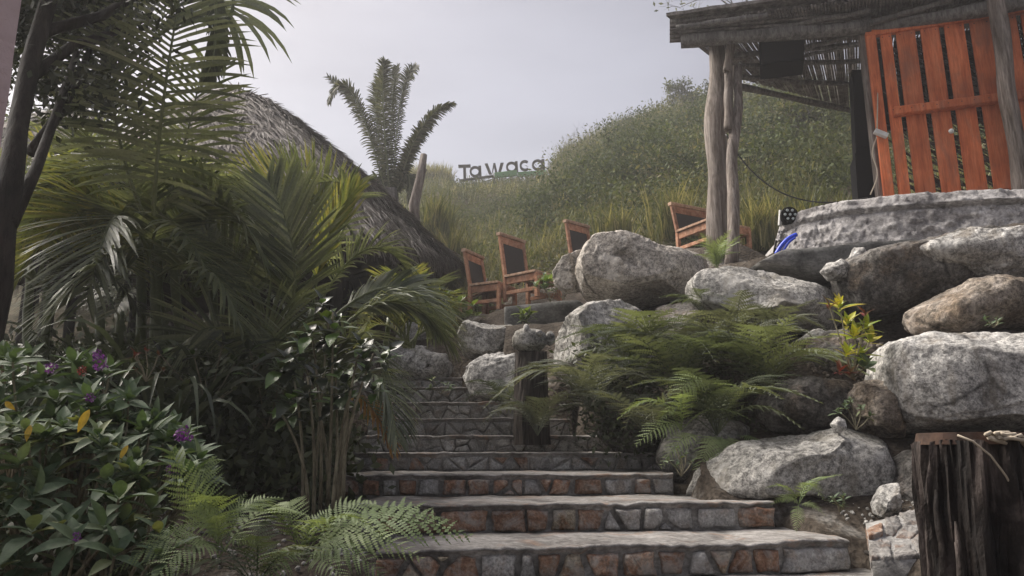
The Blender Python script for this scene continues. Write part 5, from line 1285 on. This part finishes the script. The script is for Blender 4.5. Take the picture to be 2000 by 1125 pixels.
# bottle-like dark sticks on seats
for (px, py, Y, lb) in ((1012, 556, 9.75, 'thin dark stick leaning on the seat of the second chair'), (945, 568, 10.0, 'thin pale stick leaning on the seat of the first chair')):
    V, Fc = tube([P(px, py, Y), P(px+7, py-24, Y+.05)], .014, 7); o = wmesh('leaning_stick', V, Fc, M['cable' if px > 1000 else 'plank'], None); tag(o, lb, 'stick')

# ------------------------------------------------------------------ pavilion
pv = empty('stage_pavilion', P(1500, 470, 8.6)); tag(pv, 'rustic pavilion with tree trunk posts, stick roof and orange slatted panel', 'pavilion')
def rough_post(a, b, r0, r1, seed, name='post', mat='post', n=16, wob=.05):
    path = lerp_path(a, b, 18, wob, seed); V, Fc = tube(path, [r0+(r1-r0)*i/18 for i in range(19)], n, .22, seed); return wmesh(name, V, Fc, M[mat], pv, smooth=True)
big_b = P(1403, 490, 8.7); big_t = P(1400, 40, 8.7)
rough_post(big_b, big_t, .135, .105, 1, wob=.10)
rough_post(P(1428, 525, 8.1), P(1440, 130, 8.5), .075, .055, 2, wob=.14)
rough_post(P(1424, 120, 8.45), P(1423, 255, 8.35), .05, .055, 3, 'hanging_stub', wob=.03)
rough_post(P(1436, 25, 8.4), P(1420, 140, 8.4), .06, .05, 4, 'brace_pole', wob=.02)
# grey sawn plank post
pl_b, pl_t = P(1728, 392, 7.95), P(1688, 40, 7.95)
V, Fc = beam(pl_b, pl_t, .17, .09, (0, 1, 0)); wmesh('plank_post', V, Fc, M['post'], pv)
rough_post(P(1998, 380, 7.3), P(1942, -20, 7.3), .085, .085, 5, wob=.03)
# orange panel in its own plane
A0 = P(1752, 388, 7.85); A1 = P(1712, 62, 7.85); B0 = P(1985, 372, 7.5); B1 = P(1945, 20, 7.5)
uu = (B0-A0); uu.z = 0; uu.normalize(); wn = Vector((uu.y, -uu.x, 0)); wn = wn if wn.y < 0 else -wn
zt_l = A1.z; zb = A0.z-.05
def pp(s_, z, o_=0): return Vector((A0.x, A0.y, 0))+uu*s_+Vector((0, 0, z))+wn*o_
x_off = (A1.x-A0.x)
H = zt_l-zb
fm = MB(); Wp = 2.6
fm.add(*beam(pp(-.08, zb), pp(-.08, zt_l), .11, .08, wn)); fm.add(*beam(pp(-.135, zt_l+.02, .005), pp(Wp, zt_l+.02+.02, .005), .09, .16)); fm.add(*beam(pp(-.02, zb+.02, -.03), pp(Wp, zb+.02, -.03), .04, .1))
op = fm.build('orange_panel', M['orange'], pv)
s_ = .02; k = 0; rs = random.Random(3); NB = []
while s_ < Wp-.1:
    wv = [.12, .20, .19, .20, .21, .19, .2, .2, .2, .2, .19, .2][k % 12]; c = s_+wv/2
    V, Fc = beam(pp(c, zb+.05), pp(c, zt_l-.055), wv, .025, wn); wmesh('slat', V, Fc, M['orange'], op);     nb = MB()
    for zz in (zb+H*.5, zb+H-.09):
        for q in (-.3, .3): c0 = pp(c+q*wv, zz, .0145+(.11 if abs(zz-zb-H*.5) < .01 else 0)); nb.add(*tube([c0, c0+wn*.004], .006, 6))
    NB.append(nb)
    s_ += wv+rs.uniform(.045, .065); k += 1
nm = MB()
for q in NB: nm.add(q.V, q.F)
nm.build('nails', M['cable'], op)['kind'] = 'stuff'
zm = zb+H*.50
V, Fc = beam(pp(.06, zm, .05), pp(Wp, zm+.02, .05), .11, .10); wmesh('cross_rail', V, Fc, M['orange'], op)
# wattle wall behind the slats
mb = MB(); rs = random.Random(5)
for k in range(520):
    c = rs.uniform(.0, Wp); z_ = zb+rs.uniform(.05, .98)*H
    a = pp(c, z_, -.16-rs.random()*.05); mb.add(*tube([a, a+uu*rs.uniform(.2, .5)+Vector((0, 0, rs.uniform(-.4, -.1)))], rs.uniform(.006, .012), 5), rs.random())
o = mb.build('wattle_screen', M['roofwood'], pv); o['kind'] = 'stuff'
mb = MB()  # dark strips added behind the upper slats so the gaps read as shade
for k in range(46):
    c = k*.057; mb.add(*beam(pp(c, zb+H*(.42+.05*rs.random()), -.26), pp(c+rs.uniform(-.01, .01), zt_l-.02, -.26), .05+.006*rs.random(), .02, wn))
mb.build('dark_gap_backing', M['bark'], pv)['kind'] = 'stuff'
# roof built as real sticks with gaps, on a sloping plane
vv = Vector((-uu.y, uu.x, 0)); vv = vv if vv.y > 0 else -vv
cA = P(1312, 52, 8.3); cB = P(1440, 152, 9.6); cC = P(1690, 218, 10.9); cD = P(2120, -60, 6.9)
mb = MB(); rs = random.Random(8); n = 118
for k in range(n):
    t = (k+.5)/n
    f = cA.lerp(cD, t); bk = cB.lerp(cC, min(1, t*1.9)) if t < .53 else cC.lerp(cC+(cD-cA)*.45, (t-.53)/.47)
    f = f+Vector((0, 0, rs.uniform(-.01, .01))); j = Vector((rs.uniform(-.015, .015), 0, 0))
    ex = (f-bk).normalized()*rs.uniform(-.05, .08)
    mb.add(*tube([bk+j, bk.lerp(f, .5)+Vector((0, 0, rs.uniform(-.012, .012))), f+ex], rs.uniform(.010, .0175), 5, .1, k), rs.random())
o = mb.build('roof_sticks', M['roofwood'], pv); o['kind'] = 'stuff'
# second, sparse layer above (leaves pin-holes of light)
mb = MB()
for k in range(34):
    t = rs.random(); f = cA.lerp(cD, t); bk = cB.lerp(cC, min(1, t*1.9)) if t < .53 else cC.lerp(cC+(cD-cA)*.45, (t-.53)/.47)
    a, b = sorted((rs.random(), rs.random())); a = max(0, a-.25); b = min(1.0, b+.25)
    side = Vector((rs.uniform(-.12, .12), 0, 0))
    mb.add(*tube([bk.lerp(f, a)+Vector((0, 0, .04)), bk.lerp(f, b)+side+Vector((0, 0, .045))], rs.uniform(.014, .026), 5), rs.random())
o = mb.build('roof_sticks', M['roofwood'], pv); o['kind'] = 'stuff'
# roof covering over the front part: thin layered planks/palm mats
def roofp(t, s): 
    f = cA.lerp(cD, t); bk = cB.lerp(cC, min(1, t*1.9)) if t < .53 else cC.lerp(cC+(cD-cA)*.45, (t-.53)/.47); return f.lerp(bk, s)
for k, (s0, s1, zo) in enumerate(((-.04, .24, .09), (.16, .36, .11))):
    V = []; nn_ = 40
    for i in range(nn_+1):
        for ss in (s0, s1):
            p = roofp(i/nn_, max(0, ss)) if ss >= 0 else roofp(i/nn_, 0)+(roofp(i/nn_, 0)-roofp(i/nn_, 1)).normalized()*.12
            q = Vector((0, 0, zo+.012*noise.noise((i*.7, ss*5, k)))); V += [p+q, p+q+Vector((0, 0, .045))]
    Fc = []
    for i in range(nn_):
        b = i*4; Fc += [(b, b+4, b+6, b+2), (b+1, b+3, b+7, b+5), (b, b+1, b+5, b+4), (b+2, b+6, b+7, b+3)]
    Fc += [(0, 2, 3, 1), (nn_*4, nn_*4+1, nn_*4+3, nn_*4+2)]
    wmesh('roof_mat', V, Fc, M['roofwood'], pv)
# log beams under the roof
def log(a, b, r, seed, name='beam'): V, Fc = tube(lerp_path(a, b, 14, .08, seed), [r*(1+.08*math.sin(i)) for i in range(15)], 10, .18, seed); wmesh(name, V, Fc, M['plank'], pv, smooth=True)
log(P(1330, 82, 8.35), P(1700, 52, 7.85), .085, 1); log(P(1690, 58, 7.9), P(2150, -20, 7.0), .08, 2)
log(P(1310, 44, 8.3), P(1760, -8, 7.7), .05, 3); log(P(1440, 168, 9.5), P(1700, 224, 10.9), .045, 4)
for k, (a, b) in enumerate([((1440, 150, 9.3), (1690, 168, 9.9)), ((1430, 130, 9.0), (1700, 118, 9.0)), ((1430, 110, 8.7), (1720, 82, 8.4))]): log(P(*a), P(*b), .035, 20+k, 'purlin')
for k, (a, b, r) in enumerate([((1400, 70, 8.4), (1640, 30, 7.9), .03), ((1560, 98, 8.3), (1690, 60, 7.9), .03), ((1570, 110, 8.4), (1680, 85, 8.0), .022), ((1700, 45, 7.75), (1860, 0, 7.5), .035), ((1760, 40, 7.7), (1930, 12, 7.4), .028), ((1320, 55, 8.2), (1500, 30, 7.9), .035), ((1500, 60, 8.1), (1700, 20, 7.7), .03)]):
    log(P(*a), P(*b), r, 40+k, 'crooked_branch')
# side boards over the left roof edge
for k in range(7):
    t = k/6; a = P(1308, 38+k*7, 8.28+k*.01); b = P(1700, -10+k*12, 7.75+k*.02); V, Fc = beam(a, b, .05, .028); wmesh('eave_board', V, Fc, M['roofwood'], pv)
# cement stage (curved base)
def stage():
    top = [(1512, 470, 8.0), (1520, 440, 8.0), (1560, 415, 7.75), (1640, 396, 7.45), (1760, 383, 7.15), (1880, 376, 6.95), (2000, 372, 6.8), (2150, 372, 6.7), (2400, 380, 6.6)]
    bot = [(1515, 500, 8.0), (1525, 495, 7.9), (1560, 492, 7.6), (1640, 486, 7.3), (1760, 478, 7.0), (1880, 468, 6.8), (2000, 460, 6.65), (2150, 460, 6.55), (2400, 470, 6.5)]
    V = []; nseg = 220; rows_ = 30
    def ip(lst, t):
        f = t*(len(lst)-1); k = min(int(f), len(lst)-2); return P(*lst[k]).lerp(P(*lst[k+1]), f-k)
    for i in range(nseg+1):
        t = i/nseg; a, b = ip(top, t), ip(bot, t); b = b+Vector((0, 0, -.25)); 
        for j in range(rows_+1):
            s_ = j/rows_; p = a.lerp(b, s_); bulge = .05*math.sin(math.pi*min(1, s_*1.6)); lipo = .06 if s_ < .17 else (-.03 if s_ < .23 else 0)
            q = noise.fractal((p.x*6, p.z*9, 2.2), .8, 2, 5)*.022-max(0, .06-abs(noise.noise((p.x*4+p.z*6+1, p.z*13, 8))))*.7+max(0, .05-abs(noise.noise((p.x*9-p.z*12, p.z*15+p.x*4, 3))))*.6
            V.append(p+Vector((0, -bulge-lipo+q, .01*noise.noise((p.x*5, j, 1)))))
        V.append(a+Vector((.25, .8, .02))); V.append(a+Vector((.5, 3.2, .02)))
    m = rows_+3; Fc = []
    for i in range(nseg):
        for j in range(rows_): Fc.append((i*m+j, i*m+j+1, (i+1)*m+j+1, (i+1)*m+j))
        Fc.append((i*m, (i+1)*m, (i+1)*m+rows_+1, i*m+rows_+1)); Fc.append((i*m+rows_+1, (i+1)*m+rows_+1, (i+1)*m+rows_+2, i*m+rows_+2))
    return V, Fc
V, Fc = stage(); o = wmesh('cement_stage', V, Fc, M['plaster'], None, smooth=True); tag(o, 'curved rough plastered grey cement stage base under the orange panel', 'stage')
# speakers
def speaker(label, corners_px, Y, depth, grille=True, name='speaker', yaw=None):
    (x0, y0), (x1, y1), (x2, y2), (x3, y3) = corners_px   # tl,tr,br,bl
    pts = [P(x0, y0, Y), P(x1, y1, Y), P(x2, y2, Y), P(x3, y3, Y)]; back = [p+Vector((.12, depth, 0)) for p in pts]
    e = empty(name, pts[3].lerp(pts[2], .5)); tag(e, label, 'speaker')
    V = pts+back; Fc = [(0, 3, 2, 1), (4, 5, 6, 7), (0, 1, 5, 4), (1, 2, 6, 5), (2, 3, 7, 6), (3, 0, 4, 7)]
    wmesh('cabinet', V, Fc, M['black'], e)
    c = sum(pts, Vector())/4; G = [c+(p-c)*.9+Vector((-.0, -.012, 0)) for p in pts]; G2 = [c+(p-c)*.9+Vector((0, .01, 0)) for p in pts]
    wmesh('grille', G+G2, [(0, 3, 2, 1), (0, 1, 5, 4), (1, 2, 6, 5), (2, 3, 7, 6), (3, 0, 4, 7)], M['blackm'], e)
speaker('tall slim black column speaker beside the grey plank post', [(1664, 136), (1690, 136), (1708, 296), (1672, 298)], 8.1, .35)
speaker('low black speaker cabinet standing beneath the column speaker', [(1670, 299), (1706, 296), (1722, 392), (1676, 388)], 8.05, .4)
speaker('black box speaker hanging under the roof near the corner post', [(1482, 80), (1572, 72), (1570, 118), (1484, 128)], 8.2, .35)
# stage light
e = empty('stage_light', P(1538, 440, 7.9)); tag(e, 'round black stage light with white lenses on the end of the cement stage', 'light')
c = P(1542, 420, 7.75); d = Vector((-.05, -1, .0)).normalized()
V, Fc = tube([c-d*.16, c-d*.14, c, c+d*.02], [.06, .085, .095, .09], 20); wmesh('housing', V, Fc, M['black'], e, smooth=False)
for k in range(7):
    a = k*math.pi/3; q = c+d*.022+(Vector((math.cos(a), 0, math.sin(a)))*.055 if k < 6 else Vector()); V, Fc = tube([q, q+d*.012], [.016, .012], 8); wmesh('lens', V, Fc, M['lens'], e)
V, Fc = beam(P(1525, 410, 7.8), P(1523, 440, 7.85), .03, .05, (0, 1, 0)); wmesh('bracket', V, Fc, M['white'], e)
# junction box + cables + lamp
V, Fc = beam(P(1708, 256, 7.82), P(1733, 266, 7.80), .06, .055); o = wmesh('junction_box', V, Fc, M['white'], None); tag(o, 'small white socket box fixed to the grey plank post', 'socket box')
def cable(pts, r, mat, label, name='cable', cat='cable'):
    pts = [P(*q) for q in pts]; out_ = []
    for i in range(len(pts)-1):
        p0, p1, p2, p3 = pts[max(i-1, 0)], pts[i], pts[i+1], pts[min(i+2, len(pts)-1)]
        for k in range(6):
            t = k/6; out_.append(.5*((2*p1)+(p2-p0)*t+(2*p0-5*p1+4*p2-p3)*t*t+(3*p1-p0-3*p2+p3)*t**3))
    out_.append(pts[-1]); V, Fc = tube(out_, r, 6); o = wmesh(name, V, Fc, M[mat], None, smooth=True); tag(o, label, cat)
cable([(1418, 262, 8.35), (1440, 300, 8.3), (1480, 345, 8.2), (1530, 378, 8.1), (1590, 394, 8.0), (1650, 394, 8.0), (1695, 386, 7.9)], .009, 'cable', 'black cable sagging from the post stub to the stage speakers')
cable([(1709, 60, 7.85), (1714, 160, 7.85), (1713, 255, 7.8)], .008, 'rope', 'pale cable running down the plank post to the socket box')
cable([(1712, 268, 7.78), (1704, 300, 7.78), (1714, 340, 7.75), (1700, 380, 7.7)], .007, 'rope', 'thin cable looping down from the socket box')
cable([(1556, 458, 7.5), (1540, 466, 7.5), (1526, 480, 7.5), (1516, 496, 7.5)], .022, 'blue', 'bright blue hose draped over the end of the stage', 'hose', 'hose')
cable([(1553, 464, 7.48), (1540, 474, 7.48), (1530, 490, 7.48)], .014, 'blue', 'shorter loop of blue hose beside the longer one', 'hose', 'hose')
V, Fc = ico(2); c = P(1858, 256, 7.5); o = wmesh('light_bulb', np.array(V)*.028+np.array(c), Fc, M['white'], None, smooth=True); tag(o, 'small white bulb just under the orange cross rail', 'bulb')
# ------------------------------------------------------------------ thin scattering volume added to imitate lens glare
m, t = newmat('glare_volume'); o_ = t.nodes.new('ShaderNodeOutputMaterial'); pvn = t.nodes.new('ShaderNodeVolumePrincipled')
pvn.inputs['Density'].default_value = .0032; pvn.inputs['Anisotropy'].default_value = .45; pvn.inputs['Color'].default_value = (.92, .92, .95, 1); t.links.new(pvn.outputs[0], o_.inputs['Volume'])
X, Y1, Y2, z0, z1 = 640., -640., 840., EZ-2.4, EZ+19
hv = [(x, y, z) for z in (z0, z1) for x, y in ((-X, Y1), (X, Y1), (X, Y2), (-X, Y2))]
o = obj('glare_veil', mesh('glare_veil', hv, [(3, 2, 1, 0), (4, 5, 6, 7), (0, 1, 5, 4), (1, 2, 6, 5), (2, 3, 7, 6), (3, 0, 4, 7)], m)); tag(o, kind='stuff')
